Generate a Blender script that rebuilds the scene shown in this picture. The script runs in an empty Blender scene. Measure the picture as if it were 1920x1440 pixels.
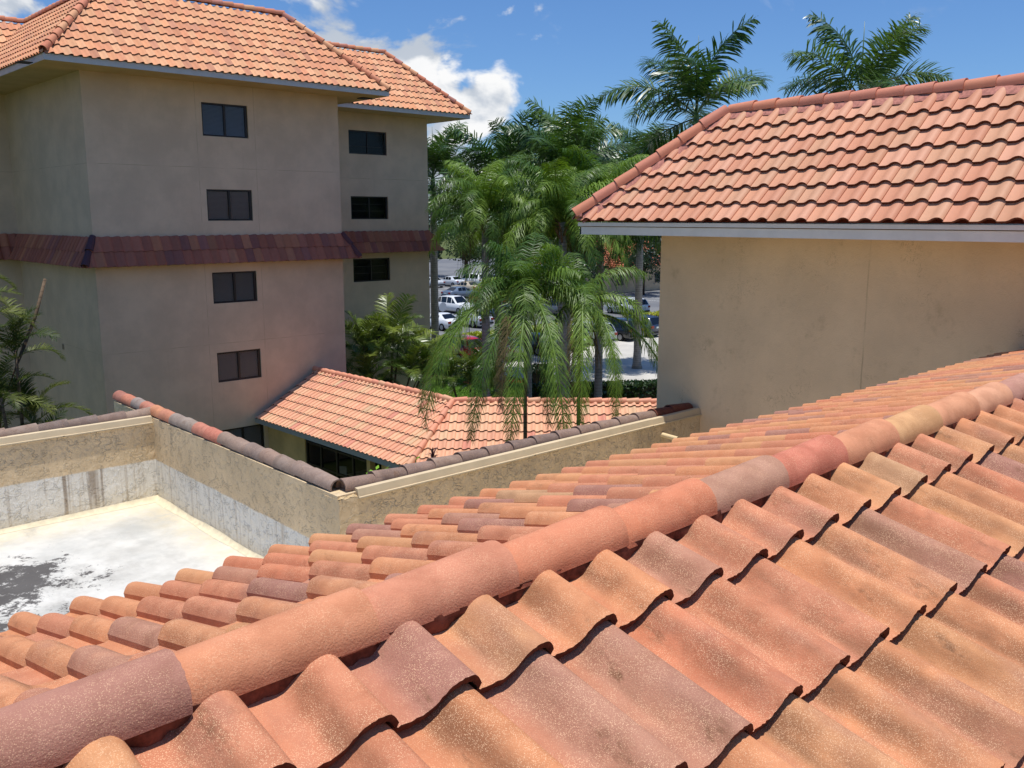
import bpy, bmesh, math, random
import numpy as np
from mathutils import Matrix, Vector

# ------------------------------------------------------------------ scene, camera, light
sc = bpy.context.scene
C = sc.collection
random.seed(7)
H = 9.8                                   # eye height above the ground (m)
cam_d = bpy.data.cameras.new('camera')
cam_d.sensor_fit = 'HORIZONTAL'; cam_d.sensor_width = 36.0; cam_d.lens = 36.0 * 1719.0 / 1920.0
cam_d.clip_start = 0.05; cam_d.clip_end = 3000
cam = bpy.data.objects.new('camera', cam_d); C.objects.link(cam)
cam.location = (0, 0, H)
cam.rotation_euler = (math.radians(90 - 10.34), 0, math.radians(-43.095))
sc.camera = cam

LDIR = Vector((0.022, 0.088, -1.0)).normalized()      # way the sunlight travels
sun_d = bpy.data.lights.new('sun', 'SUN'); sun_d.energy = 4.6; sun_d.angle = math.radians(0.53)
sun_d.color = (1.0, 0.97, 0.925)
sun = bpy.data.objects.new('sun', sun_d); C.objects.link(sun)
sun.rotation_euler = LDIR.to_track_quat('-Z', 'Y').to_euler()
sun.location = (0, 0, 60)

world = bpy.data.worlds.new('World'); sc.world = world; world.use_nodes = True
world.cycles.sampling_method = 'MANUAL'; world.cycles.sample_map_resolution = 512
SKY_STRENGTH = 0.10
sc.view_settings.view_transform = 'Standard'; sc.view_settings.look = 'None'
sc.view_settings.exposure = 0.0; sc.view_settings.gamma = 1.0
sc.view_settings.use_curve_mapping = False
sc.cycles.max_bounces = 6; sc.cycles.diffuse_bounces = 3; sc.cycles.glossy_bounces = 2; sc.cycles.transparent_max_bounces = 5
sc.cycles.use_adaptive_sampling = True; sc.cycles.adaptive_threshold = 0.015
sc.cycles.use_denoising = True

def lin(c):
    return tuple((v / 255 / 12.92) if v / 255 <= .04045 else ((v / 255 + .055) / 1.055) ** 2.4 for v in c)
def rgba(c): return (*lin(c), 1.0)

class NT:
    """small helper round a node tree"""
    def __init__(self, tree): self.t = tree; self.n = tree.nodes; self.l = tree.links
    def new(self, typ, **kw):
        x = self.n.new(typ)
        for k, v in kw.items():
            if k == 'ins':
                for i, s in v.items():
                    if isinstance(s, bpy.types.NodeSocket): self.l.new(s, x.inputs[i])
                    else: x.inputs[i].default_value = s
            else: setattr(x, k, v)
        return x
    def math(self, op, a, b=0.0, c=0.0, clamp=False):
        x = self.n.new('ShaderNodeMath'); x.operation = op; x.use_clamp = clamp
        for i, s in enumerate((a, b, c)):
            if isinstance(s, bpy.types.NodeSocket): self.l.new(s, x.inputs[i])
            else: x.inputs[i].default_value = s
        return x.outputs[0]
    def vmath(self, op, a, b=None, out=0):
        x = self.n.new('ShaderNodeVectorMath'); x.operation = op
        for i, s in enumerate((a, b)):
            if s is None: continue
            if isinstance(s, bpy.types.NodeSocket): self.l.new(s, x.inputs[i])
            else: x.inputs[i].default_value = s
        return x.outputs[out]
    def noise(self, vec, scale, detail=4, rough=.55, dist=0.0):
        x = self.n.new('ShaderNodeTexNoise'); x.inputs['Scale'].default_value = scale
        x.inputs['Detail'].default_value = detail; x.inputs['Roughness'].default_value = rough
        x.inputs['Distortion'].default_value = dist
        if vec is not None: self.l.new(vec, x.inputs['Vector'])
        return x.outputs['Fac']
    def mapr(self, v, a, b, c=0.0, d=1.0, smooth=True):
        x = self.n.new('ShaderNodeMapRange'); x.interpolation_type = 'SMOOTHSTEP' if smooth else 'LINEAR'
        self.l.new(v, x.inputs[0])
        for i, s in zip((1, 2, 3, 4), (a, b, c, d)): x.inputs[i].default_value = s
        return x.outputs[0]
    def mix(self, f, a, b, mode='MIX'):
        x = self.n.new('ShaderNodeMix'); x.data_type = 'RGBA'; x.blend_type = mode
        for i, s in ((0, f), (6, a), (7, b)):
            if isinstance(s, bpy.types.NodeSocket): self.l.new(s, x.inputs[i])
            else: x.inputs[i].default_value = s if i == 0 else ((*s, 1.0) if len(s) == 3 else s)
        return x.outputs[2]
    def map(self, vec, scale=(1, 1, 1), loc=(0, 0, 0)):
        x = self.n.new('ShaderNodeMapping'); self.l.new(vec, x.inputs['Vector'])
        x.inputs['Scale'].default_value = scale; x.inputs['Location'].default_value = loc
        return x.outputs[0]
    def sep(self, vec):
        x = self.n.new('ShaderNodeSeparateXYZ'); self.l.new(vec, x.inputs[0]); return x.outputs
    def bump(self, h, strength, dist, normal=None):
        x = self.n.new('ShaderNodeBump'); x.inputs['Strength'].default_value = strength
        x.inputs['Distance'].default_value = dist; self.l.new(h, x.inputs['Height'])
        if normal is not None: self.l.new(normal, x.inputs['Normal'])
        return x.outputs[0]

def build_world():
    N = NT(world.node_tree); world.node_tree.nodes.clear()
    sky = N.new('ShaderNodeTexSky', sky_type='NISHITA', sun_disc=False)
    el = math.asin(-LDIR.z)
    sky.sun_elevation = el; sky.sun_rotation = math.atan2(-LDIR.x, -LDIR.y)
    sky.altitude = 0.0; sky.air_density = 1.0; sky.dust_density = 0.3; sky.ozone_density = 6.0
    co = N.new('ShaderNodeTexCoord').outputs['Generated']
    dirn = N.vmath('NORMALIZE', co)
    x, y, z = N.sep(dirn)
    warp = N.map(dirn, (1, 1, 1.5))
    big = N.noise(warp, 7.5, 6, .56, .25)
    up = N.noise(N.map(warp, (1, 1, 1), (-.006, -.008, -.022)), 7.5, 3, .56, .25)
    # cumulus heads that stand over the roofs on this side, smaller ones round the whole horizon
    field = None
    for (cx, cy, cz, r, a) in ((.565, .81, .148, .10, .24), (.530, .83, .195, .10, .25), (.660, .742, .112, .055, .36), (.63, .765, .075, .11, .27),
                               (.245, .95, .20, .075, .34), (.33, .93, .05, .16, .2), (-.5, .8, .16, .15, .3), (-.9, .35, .12, .16, .28),
                               (-.75, -.6, .18, .15, .3), (-.1, -.98, .1, .17, .3), (.6, -.78, .15, .14, .3), (.97, -.15, .03, .07, .2)):
        d = N.vmath('DISTANCE', dirn, (cx, cy, cz), out=1)
        m = N.math('MULTIPLY', N.mapr(d, r, 0.0), a)
        field = m if field is None else N.math('MAXIMUM', field, m)
    dens = N.math('ADD', big, field)
    cloud = N.mapr(dens, .60, .685)
    wisp = N.math('MULTIPLY', N.mapr(N.noise(N.map(dirn, (1.2, 1.2, 2.2), (3, 1, 0)), 9, 4, .65, .6), .60, .80),
                  N.math('MULTIPLY', N.mapr(z, .03, .10), .30))
    lit = N.mapr(N.math('SUBTRACT', big, up), -.05, .07)
    thick = N.mapr(dens, .62, .92)
    ccol = N.mix(lit, (.52, .58, .67), (1.0, 1.0, 1.0))
    ccol = N.mix(N.math('MULTIPLY', thick, .25), ccol, (.80, .84, .90))
    cl = N.vmath('SCALE', ccol); cl.node.inputs[3].default_value = 0.98 / SKY_STRENGTH
    f = N.math('MAXIMUM', cloud, wisp)
    f = N.math('MULTIPLY', f, N.mapr(z, -.01, .04))
    col = N.mix(f, N.mix(1.0, sky.outputs[0], (.74, .96, 1.22), 'MULTIPLY'), cl)
    bg = N.new('ShaderNodeBackground', ins={0: col, 1: SKY_STRENGTH})
    out = N.new('ShaderNodeOutputWorld'); N.l.new(bg.outputs[0], out.inputs[0])
build_world()

# ------------------------------------------------------------------ object helpers
def tag(o, label=None, cat=None, group=None, kind=None):
    if label: o['label'] = label
    if cat: o['category'] = cat
    if group: o['group'] = group
    if kind: o['kind'] = kind
    return o
def empty(name, loc=(0, 0, 0), parent=None):
    o = bpy.data.objects.new(name, None); C.objects.link(o); o.location = loc; o.empty_display_size = .2
    if parent: o.parent = parent
    return o
def mk(name, verts, faces, mat=None, smooth=False, sharp=None):
    me = bpy.data.meshes.new(name); me.from_pydata([tuple(v) for v in verts], [], faces)
    if mat:
        for m in (mat if isinstance(mat, (list, tuple)) else [mat]): me.materials.append(m)
    if smooth: me.polygons.foreach_set('use_smooth', [True] * len(me.polygons))
    me.update(); return me
def link(name, me, parent=None, mtx=None, color=None):
    o = bpy.data.objects.new(name, me); C.objects.link(o)
    if parent is not None: o.parent = parent
    if mtx is not None: o.matrix_local = mtx
    if color is not None: o.color = (*color[:3], 1.0)
    return o
class MB:
    """collects shapes for one mesh"""
    def __init__(self): self.v = []; self.f = []
    def add(self, vs, fs):
        k = len(self.v); self.v += [tuple(p) for p in vs]; self.f += [tuple(i + k for i in f) for f in fs]; return self
    def box(self, a, b):
        x0, y0, z0 = a; x1, y1, z1 = b
        return self.add([(x0, y0, z0), (x1, y0, z0), (x1, y1, z0), (x0, y1, z0), (x0, y0, z1), (x1, y0, z1), (x1, y1, z1), (x0, y1, z1)],
                        [(0, 3, 2, 1), (4, 5, 6, 7), (0, 1, 5, 4), (1, 2, 6, 5), (2, 3, 7, 6), (3, 0, 4, 7)])
    def quad(self, a, b, c, d): return self.add([a, b, c, d], [(0, 1, 2, 3)])
    def prism(self, base, top):
        n = len(base)
        return self.add(list(base) + list(top), [tuple(range(n - 1, -1, -1)), tuple(range(n, 2 * n))] +
                        [(i, (i + 1) % n, (i + 1) % n + n, i + n) for i in range(n)])
    def tube(self, pts, rad, n=8, cap=True):
        pts = [Vector(p) for p in pts]; rings = []
        for i, p in enumerate(pts):
            t = (pts[min(i + 1, len(pts) - 1)] - pts[max(i - 1, 0)]).normalized()
            a = t.cross(Vector((0, 0, 1)) if abs(t.z) < .95 else Vector((1, 0, 0))).normalized(); b = t.cross(a)
            r = rad[i] if isinstance(rad, (list, tuple)) else rad
            rings.append([p + (a * math.cos(2 * math.pi * k / n) + b * math.sin(2 * math.pi * k / n)) * r for k in range(n)])
        vs = [v for r in rings for v in r]; fs = []
        for i in range(len(rings) - 1):
            for k in range(n): fs.append((i * n + k, i * n + (k + 1) % n, (i + 1) * n + (k + 1) % n, (i + 1) * n + k))
        if cap: fs += [tuple(range(n - 1, -1, -1)), tuple((len(rings) - 1) * n + k for k in range(n))]
        return self.add(vs, fs)
    def mesh(self, name, mat=None, smooth=False): return mk(name, self.v, self.f, mat, smooth)
    def build(self, name, mat=None, parent=None, smooth=False, mtx=None):
        return link(name, self.mesh(name, mat, smooth), parent, mtx)

def bevel(me, w, seg=2):
    bm = bmesh.new(); bm.from_mesh(me)
    bmesh.ops.remove_doubles(bm, verts=bm.verts, dist=1e-5)
    bmesh.ops.bevel(bm, geom=bm.edges[:], offset=w, segments=seg, affect='EDGES', profile=.6, clamp_overlap=True)
    bm.to_mesh(me); bm.free(); return me

# ------------------------------------------------------------------ materials
def base_mat(name, rough=.85, spec=.3):
    m = bpy.data.materials.new(name); m.use_nodes = True
    N = NT(m.node_tree); b = m.node_tree.nodes['Principled BSDF']
    b.inputs['Roughness'].default_value = rough; b.inputs['Specular IOR Level'].default_value = spec
    return m, N, b
def simple(name, c, rough=.7, spec=.4, metal=0.0, var=.0, scale=6.0):
    m, N, b = base_mat(name, rough, spec); b.inputs['Metallic'].default_value = metal
    if var:
        co = N.new('ShaderNodeTexCoord').outputs['Object']
        n = N.mapr(N.noise(co, scale, 6, .6), .3, .7, 1 - var, 1 + var)
        v = N.vmath('SCALE', (*lin(c),)); N.l.new(n, v.node.inputs[3]); N.l.new(v, b.inputs['Base Color'])
    else: b.inputs['Base Color'].default_value = rgba(c)
    return m

def tile_mat(name, attr=False, grain=260.0, grain_amt=.55, mottle=.35, dust=.45, algae=.35, pan=True, w=.215, bumpd=.0025, rough=.88):
    """fired/concrete tile: colour of the single tile, sandy grains, blotches, dust settled in the pan"""
    m, N, b = base_mat(name, rough, .25)
    tc = N.new('ShaderNodeTexCoord'); co = tc.outputs['Object']
    oi = N.new('ShaderNodeObjectInfo')
    if attr:
        col = N.new('ShaderNodeAttribute', attribute_name='tint').outputs['Color']
        p = co
    else:
        col = oi.outputs['Color']
        off = N.math('MULTIPLY', oi.outputs['Random'], 57.0)
        p = N.vmath('ADD', co, N.new('ShaderNodeCombineXYZ', ins={0: off, 1: off, 2: 0.0}).outputs[0])
    big = N.noise(p, 9.0, 3, .6)
    c1 = N.mix(N.math('MULTIPLY', N.mapr(big, .35, .68), mottle), col, N.mix(1.0, col, (.70, .64, .60), 'MULTIPLY'))
    c1 = N.mix(N.math('MULTIPLY', N.mapr(N.noise(N.map(p, (1, 1, 1), (9, 4, 2)), 5.0, 3, .6), .52, .75), mottle), c1, N.mix(1.0, col, (1.15, 1.12, 1.05), 'MULTIPLY'))
    if pan and not attr:
        mv = N.mapr(N.noise(N.map(p, (1, .5, 1), (13, 2, 5)), 4.5, 3, .6), .50, .70)
        c1 = N.mix(N.math('MULTIPLY', mv, .45), c1, lin((156, 112, 96)))
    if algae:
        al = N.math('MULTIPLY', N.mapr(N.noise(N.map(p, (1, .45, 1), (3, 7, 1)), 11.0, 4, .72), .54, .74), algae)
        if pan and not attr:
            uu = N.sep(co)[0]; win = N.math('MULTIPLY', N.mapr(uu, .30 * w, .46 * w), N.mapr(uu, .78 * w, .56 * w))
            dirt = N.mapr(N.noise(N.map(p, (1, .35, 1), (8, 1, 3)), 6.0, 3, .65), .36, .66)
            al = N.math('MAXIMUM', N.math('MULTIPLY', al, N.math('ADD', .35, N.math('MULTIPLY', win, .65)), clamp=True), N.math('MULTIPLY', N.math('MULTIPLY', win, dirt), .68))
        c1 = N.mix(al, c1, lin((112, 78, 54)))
    if pan and not attr:
        u = N.sep(co)[0]
        inpan = N.math('MULTIPLY', N.mapr(u, .44 * w, .20 * w), N.mapr(N.noise(N.map(p, (1, .3, 1)), 7, 2), .30, .55))
        c1 = N.mix(N.math('MULTIPLY', inpan, dust), c1, lin((200, 128, 94)))
    if grain_amt:
        g = N.new('ShaderNodeTexVoronoi', ins={'Vector': p, 'Scale': grain}); g.feature = 'F1'
        gr = N.math('MULTIPLY', N.mapr(g.outputs['Distance'], .50, .20), N.mapr(N.sep(g.outputs['Color'])[0], .18, .72))
        dk = N.math('MULTIPLY', N.mapr(g.outputs['Distance'], .35, .1), N.mapr(N.sep(g.outputs['Color'])[1], .55, .9))
        fl = N.mapr(N.noise(p, 11, 2), .34, .58, .30, 1.0)
        c1 = N.mix(N.math('MULTIPLY', N.math('MULTIPLY', gr, fl), grain_amt), c1, lin((246, 204, 162)))
        c1 = N.mix(N.math('MULTIPLY', dk, min(1.0, grain_amt * 1.1)), c1, N.mix(1.0, c1, (.52, .46, .44), 'MULTIPLY'))
        fine = N.noise(p, grain * .5, 1, .7)
        N.l.new(N.bump(N.math('ADD', fine, N.math('MULTIPLY', big, 1.5)), .55, bumpd), b.inputs['Normal'])
    N.l.new(c1, b.inputs['Base Color'])
    return m

def stucco_mat(name, c, trowel=0.0, fine=.4, white_z=None, joints=None, stain=.15, cracks=0.0, blot=(0.82, 1.08)):
    """painted stucco; trowel = skip-trowel relief; white_z = height under which it is coated white"""
    m, N, b = base_mat(name, .9, .2)
    co = N.new('ShaderNodeTexCoord').outputs['Object']
    x, y, z = N.sep(co)
    n1 = N.noise(co, 1.1, 6, .6); n2 = N.noise(co, 60, 4, .6)
    v = N.vmath('SCALE', (*lin(c),)); N.l.new(N.mapr(n1, .3, .72, *blot), v.node.inputs[3])
    col = v
    if cracks:
        cr = N.noise(N.map(co, (1, 1, 1), (2, 2, 2)), 7.5, 5, .62, 1.6)
        line = N.mapr(N.math('ABSOLUTE', N.math('SUBTRACT', cr, .5)), .012, .0)
        patch = N.mapr(N.noise(co, .9, 4), .48, .66)
        patch2 = N.mapr(N.noise(N.map(co, (1, 1, 1), (6, 1, 4)), 3.0, 4), .42, .62)
        col = N.mix(N.math('MULTIPLY', N.math('MULTIPLY', line, N.math('MULTIPLY', patch, patch2)), cracks), col, lin((96, 66, 40)))
        col = N.mix(N.math('MULTIPLY', N.mapr(N.noise(co, 2.6, 6, .7), .56, .76), .28), col, lin((120, 92, 62)))
    hsum = N.math('MULTIPLY', n2, fine)
    if trowel:
        t1 = N.noise(N.map(co, (1, 1, 1.5)), 8.5, 3, .55, .25)
        br = N.mapr(N.noise(N.map(co, (1, 1, 1), (2, 9, 4)), 7.0, 2, .5), .44, .58)
        pl = N.math('MULTIPLY', N.mapr(N.math('ABSOLUTE', N.math('SUBTRACT', t1, .5)), .045, .0), br)
        t2 = N.mapr(N.noise(N.map(co, (1.3, 1.3, .9), (5, 3, 1)), 11.0, 3, .55, .2), .40, .68)
        hh = N.math('ADD', N.math('MULTIPLY', pl, trowel), N.math('MULTIPLY', t2, trowel * .8))
        col = N.mix(N.math('MULTIPLY', pl, .25 if trowel > .3 else 0.0), col, lin((240, 226, 200)))  # raised ridges tinted paler: the sunlight they catch is put into the colour
        hsum = N.math('ADD', hsum, hh)
    if stain:
        st = N.mapr(N.noise(N.map(co, (5, 5, .35)), 1.6, 6, .65), .52, .78)
        col = N.mix(N.math('MULTIPLY', st, stain), col, N.mix(1.0, col, (.62, .58, .52), 'MULTIPLY'))
    if white_z is not None:
        wob = N.math('MULTIPLY', N.math('SUBTRACT', N.noise(co, 5, 3), .5), .035)
        wm = N.mapr(N.math('ADD', z, wob), white_z + .012, white_z - .012)
        # runs of dirt down the coating, and yellowish growth at its foot
        run = N.mapr(N.noise(N.map(co, (9, 9, .25)), 1.5, 5, .7), .50, .70)
        run2 = N.mapr(N.noise(N.map(co, (2.6, 2.6, .12), (4, 4, 0)), 1.9, 3, .6), .60, .69)
        wc = N.mix(N.math('MULTIPLY', run, .6), lin((242, 235, 220)), lin((184, 164, 138)))
        wc = N.mix(N.math('MULTIPLY', run2, .62), wc, lin((132, 104, 76)))
        foot = N.mapr(N.math('ADD', z, N.math('MULTIPLY', n1, .25)), white_z - .22, white_z - .56)
        wc = N.mix(N.math('MULTIPLY', foot, .55), wc, lin((205, 188, 154)))
        col = N.mix(wm, col, wc)
    if joints:
        for ax, pos in joints:
            s = {'x': x, 'y': y, 'z': z}[ax]
            d = N.math('ABSOLUTE', N.math('SUBTRACT', N.math('ADD', s, N.math('MULTIPLY', N.math('SUBTRACT', N.noise(co, 1.5, 3), .5), .03)), pos))
            col = N.mix(N.math('MULTIPLY', N.mapr(d, .013, .004), N.mapr(N.noise(co, 2.2, 3), .40, .60, .05, .55)), col, N.mix(1.0, col, (.50, .45, .42), 'MULTIPLY'))
    N.l.new(col, b.inputs['Base Color'])
    N.l.new(N.bump(hsum, 1.0, .014 if trowel > .3 else .008), b.inputs['Normal'])
    return m

M = {}
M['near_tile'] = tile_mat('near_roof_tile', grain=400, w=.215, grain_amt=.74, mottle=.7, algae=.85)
M['near_tile_far'] = tile_mat('near_roof_tile_joined', attr=True, grain=300, grain_amt=.5)
M['cap_tile'] = tile_mat('cap_tile', pan=False, algae=.12, mottle=.65, grain=400, grain_amt=.5)
M['old_cap'] = tile_mat('weathered_cap_tile', pan=False, algae=.5, mottle=.6, grain=120, grain_amt=.3)
M['clay_tile'] = tile_mat('smooth_tile', grain=90, grain_amt=.0, mottle=.12, dust=.0, algae=.0, pan=False, rough=.62)
M['clay_tile_j'] = tile_mat('smooth_tile_joined', attr=True, grain_amt=.0, mottle=.12, dust=.0, algae=.0, rough=.62)
M['old_tile'] = tile_mat('stained_tile', grain_amt=.0, mottle=.20, dust=.0, algae=.05, pan=False, rough=.8)
M['old_tile_j'] = tile_mat('stained_tile_joined', attr=True, grain_amt=.0, mottle=.20, dust=.0, algae=.05, rough=.8)
M['edge'] = simple('tile_edge', (94, 54, 42), .95, .1, var=.25, scale=40)
M['mortar'] = simple('mortar', (104, 60, 46), .95, .15, var=.6, scale=26)
M['pink_mortar'] = simple('pink_mortar', (176, 118, 104), .9, .2, var=.25, scale=25)
M['deck'] = simple('roof_deck', (120, 62, 44), .9, .1, var=.2)
M['fascia'] = simple('painted_fascia', (196, 194, 194), .55, .4, var=.06, scale=2.5)
M['soffit'] = simple('soffit_paint', (188, 164, 128), .9, .2, var=.08, scale=1.2)
M['black'] = simple('dark_metal', (22, 20, 20), .5, .5)
M['bronze'] = simple('bronze_frame', (38, 30, 26), .5, .5)
M['flash'] = simple('painted_flashing', (206, 186, 152), .7, .3, var=.07, scale=3)
M['pipe'] = simple('painted_pipe', (226, 200, 154), .6, .4, var=.05)
M['sill'] = simple('sill_paint', (150, 130, 110), .9, .2)

def glass_mat(name, tint=(12, 14, 16), rough=.06):
    m, N, b = base_mat(name, rough, .5)
    b.inputs['Base Color'].default_value = rgba(tint); b.inputs['IOR'].default_value = 1.5
    tr = N.new('ShaderNodeBsdfTransparent', ins={0: (.92, .93, .94, 1)})
    mx = N.new('ShaderNodeMixShader', ins={0: .22})
    N.l.new(tr.outputs[0], mx.inputs[1]); N.l.new(b.outputs[0], mx.inputs[2])
    N.l.new(mx.outputs[0], m.node_tree.nodes['Material Output'].inputs[0])
    return m
M['pane'] = glass_mat('window_glass')
M['blind'] = simple('blind_slat', (196, 180, 164), .7, .3)
M['blind_blue'] = simple('blind_slat_blue', (186, 190, 202), .7, .3)

# ------------------------------------------------------------------ tiles
PROF = [(0.0, .12), (.03, .05), (.08, 0.0), (.25, 0.0), (.36, .03), (.43, .12), (.49, .28), (.55, .48), (.61, .68), (.67, .84), (.73, .94), (.79, .99), (.84, 1.0), (.89, .97), (.93, .89), (.97, .75), (1.0, .58), (1.03, .38)]
def prof_at(s):
    for (a, ha), (b, hb) in zip(PROF, PROF[1:]):
        if a <= s <= b:
            t = (s - a) / (b - a); return ha + (hb - ha) * t
    return PROF[-1][1]
def s_tile(name, w, E, Hb, t, mat, lap=.06, nv=1, pts=None, jitter=0.0, seed=0, gap=.004):
    """one S tile; x across, y up the slope from the nose, z off the deck"""
    rnd = random.Random(seed)
    P = PROF if pts is None else pts
    B = t + gap; L = E + lap; n = len(P); V = []; F = []; smooth = []; edge = set()
    ys = [L * k / nv for k in range(nv + 1)]
    def z(h, y): return h * Hb + B * (1 - y / E) + t
    for k, y in enumerate(ys):
        for (s, h) in P:
            jy = rnd.uniform(-jitter, jitter) if k == 0 else 0
            V.append((s * w, y + jy, z(h, y) + rnd.uniform(-jitter, jitter) * .35))
    for k in range(nv):
        for i in range(n - 1):
            F.append((k * n + i, k * n + i + 1, (k + 1) * n + i + 1, (k + 1) * n + i)); smooth.append(True)
    o = len(V)                                   # nose: its own verts, so the edge stays crisp
    for i, (s, h) in enumerate(P): V.append(V[i])
    for i, (s, h) in enumerate(P): V.append((V[i][0], V[i][1] + .004, V[i][2] - t))
    for i in range(n - 1): edge.add(len(F)); F.append((o + n + i, o + n + i + 1, o + i + 1, o + i)); smooth.append(False)
    u = len(V)                                   # underside
    for i, (s, h) in enumerate(P): V.append(V[o + n + i])
    for i, (s, h) in enumerate(P): V.append((s * w, L, z(h, L) - t))
    for i in range(n - 1): F.append((u + n + i, u + n + i + 1, u + i + 1, u + i)); smooth.append(True)
    k = len(V)                                   # right lip
    V += [V[n - 1], V[nv * n + n - 1], V[u + 2 * n - 1], V[u + n - 1]]; F.append((k, k + 3, k + 2, k + 1)); smooth.append(False)
    me = mk(name, V, F, [mat, M['edge']]); me.polygons.foreach_set('use_smooth', smooth)
    me.polygons.foreach_set('material_index', [1 if i in edge else 0 for i in range(len(F))]); me.update()
    return me
def cap_mesh(name, r0, r1, L, t, mat, n=12, drop=.03, jitter=0.0, seed=0, nl=1):
    """half-round cap; x along the ridge from narrow (r0) to wide end (r1), wide end rides over the next"""
    rnd = random.Random(seed); V = []; F = []; sm = []
    ang = [math.pi * k / n for k in range(n + 1)]
    def ring(r, x, lift, j=0):
        pts = [(x, r, -drop + lift)] + [(x + rnd.uniform(-j, j), r * math.cos(a), r * math.sin(a) + lift + rnd.uniform(-j, j) * .4) for a in ang] + [(x, -r, -drop + lift)]
        return pts
    m = n + 3
    for k in range(nl + 1):
        f = k / nl; V += ring(r0 + (r1 - r0) * f, L * f, t * f, jitter)
    for k in range(nl):
        for i in range(m - 1): F.append((k * m + i, k * m + i + 1, (k + 1) * m + i + 1, (k + 1) * m + i)); sm.append(True)
    a = len(V); V += V[nl * m:(nl + 1) * m]; V += [(x, y * (1 - t / r1), z - (t * .8 if z > 0 else 0)) for x, y, z in V[a:a + m]]
    for i in range(m - 1): F.append((a + i, a + i + 1, a + m + i + 1, a + m + i)); sm.append(False)
    u = len(V); V += V[a + m:a + 2 * m]; V += [(x, y * (1 - t / r0), z - t * .8) for x, y, z in V[:m]]
    for i in range(m - 1): F.append((u + i, u + i + 1, u + m + i + 1, u + m + i)); sm.append(True)
    a = len(V); V += V[0:m]; V += V[u + m:u + 2 * m]
    for i in range(m - 1): F.append((a + i, a + i + 1, a + m + i + 1, a + m + i)); sm.append(False)
    me = mk(name, V, F, mat); me.polygons.foreach_set('use_smooth', sm)
    bm = bmesh.new(); bm.from_mesh(me); bmesh.ops.recalc_face_normals(bm, faces=bm.faces); bm.to_mesh(me); bm.free()
    me.update(); return me

class Field:
    """tiles of one roof: the nearest 300 become objects, the rest one joined part"""
    def __init__(self, parent, name, joined_mat, limit=300):
        self.p = parent; self.name = name; self.jm = joined_mat; self.limit = limit; self.items = []
    def slope(self, d, P0, length, E, w, pitch, courses, meshes, colours, planes=(), nose=-.05, prio=1.0, jit=.004, tilt=.4, shift=0.0):
        d = Vector((d[0], d[1], 0)).normalized(); U = Vector((0, 0, 1)).cross(d)
        V = -d * math.cos(pitch) + Vector((0, 0, 1)) * math.sin(pitch); Nn = U.cross(V)
        R = Matrix((U, V, Nn)).transposed().to_4x4(); P0 = Vector(P0)
        for j in range(courses):
            for i in range(int(length / w) + 1):
                o = P0 + U * (i * w + shift + random.uniform(-jit, jit) * .3) + V * (nose + j * E + random.uniform(-jit, jit))
                mt = Matrix.Translation(o) @ R @ Matrix.Rotation(math.radians(random.gauss(0, tilt)), 4, 'Z')
                corners = [mt @ Vector(c) for c in ((0, 0, .03), (w, 0, .03), (w, E + .05, .03), (0, E + .05, .03))]
                cut = []; out = False
                for (pp, pn) in planes:
                    s = [(c - Vector(pp)).dot(Vector(pn)) for c in corners]
                    if max(s) <= .01: out = True; break
                    if min(s) < 0: cut.append((pp, pn))
                if out: continue
                me = random.choice(meshes)
                self.items.append((mt, me, cut, colours(i, j), ((corners[0] + corners[2]) / 2 - Vector((0, 0, H))).length / prio))
    def clipped(self, mt, me, cut):
        bm = bmesh.new(); bm.from_mesh(me); inv = mt.inverted()
        for pp, pn in cut:
            lp = inv @ Vector(pp); ln = (mt.to_3x3().transposed() @ Vector(pn)).normalized()
            bmesh.ops.bisect_plane(bm, geom=bm.verts[:] + bm.edges[:] + bm.faces[:], dist=1e-5, plane_co=lp, plane_no=ln, clear_inner=True)
        if not bm.faces: bm.free(); return None
        m2 = bpy.data.meshes.new(me.name + '_cut'); bm.to_mesh(m2); bm.free()
        for m in me.materials: m2.materials.append(m)
        return m2
    def build(self):
        self.items.sort(key=lambda t: t[4]); V = []; F = []; S = []; T = []; I = []; cnt = 0
        for mt, me, cut, col, dist in self.items:
            if cut:
                me = self.clipped(mt, me, cut)
                if me is None: continue
            if cnt < self.limit:
                link(self.name, me, self.p, mt, col); cnt += 1
            else:
                k = len(V); V += [tuple(mt @ v.co) for v in me.vertices]
                for p in me.polygons:
                    F.append(tuple(i + k for i in p.vertices)); S.append(p.use_smooth); T.append(col); I.append(p.material_index)
                if cut: bpy.data.meshes.remove(me)
        if V:
            me = mk(self.name + '_field', V, F, [self.jm, M['edge']]); me.polygons.foreach_set('use_smooth', S); me.polygons.foreach_set('material_index', I)
            at = me.attributes.new('tint', 'FLOAT_COLOR', 'FACE')
            at.data.foreach_set('color', [c for t in T for c in (*t[:3], 1.0)])
            tag(link(self.name + '_field', me, self.p), kind='stuff')

def run_caps(parent, name, A, B, E, meshes, colours, lift=0.0, flip=False, tilt=.6):
    A, B = Vector(A), Vector(B)
    if flip: A, B = B, A
    t = (B - A).normalized(); s = Vector((0, 0, 1)).cross(t).normalized(); u = t.cross(s)
    R = Matrix((t, s, u)).transposed().to_4x4(); n = max(1, round((B - A).length / E)); E2 = (B - A).length / n
    for k in range(n):
        mt = Matrix.Translation(A + t * (k * E2) + u * lift) @ R @ Matrix.Rotation(math.radians(random.gauss(0, tilt)), 4, 'Z') @ Matrix.Rotation(math.radians(random.gauss(0, tilt)), 4, 'X')
        link(name, random.choice(meshes), parent, mt, colours(k))

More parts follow.
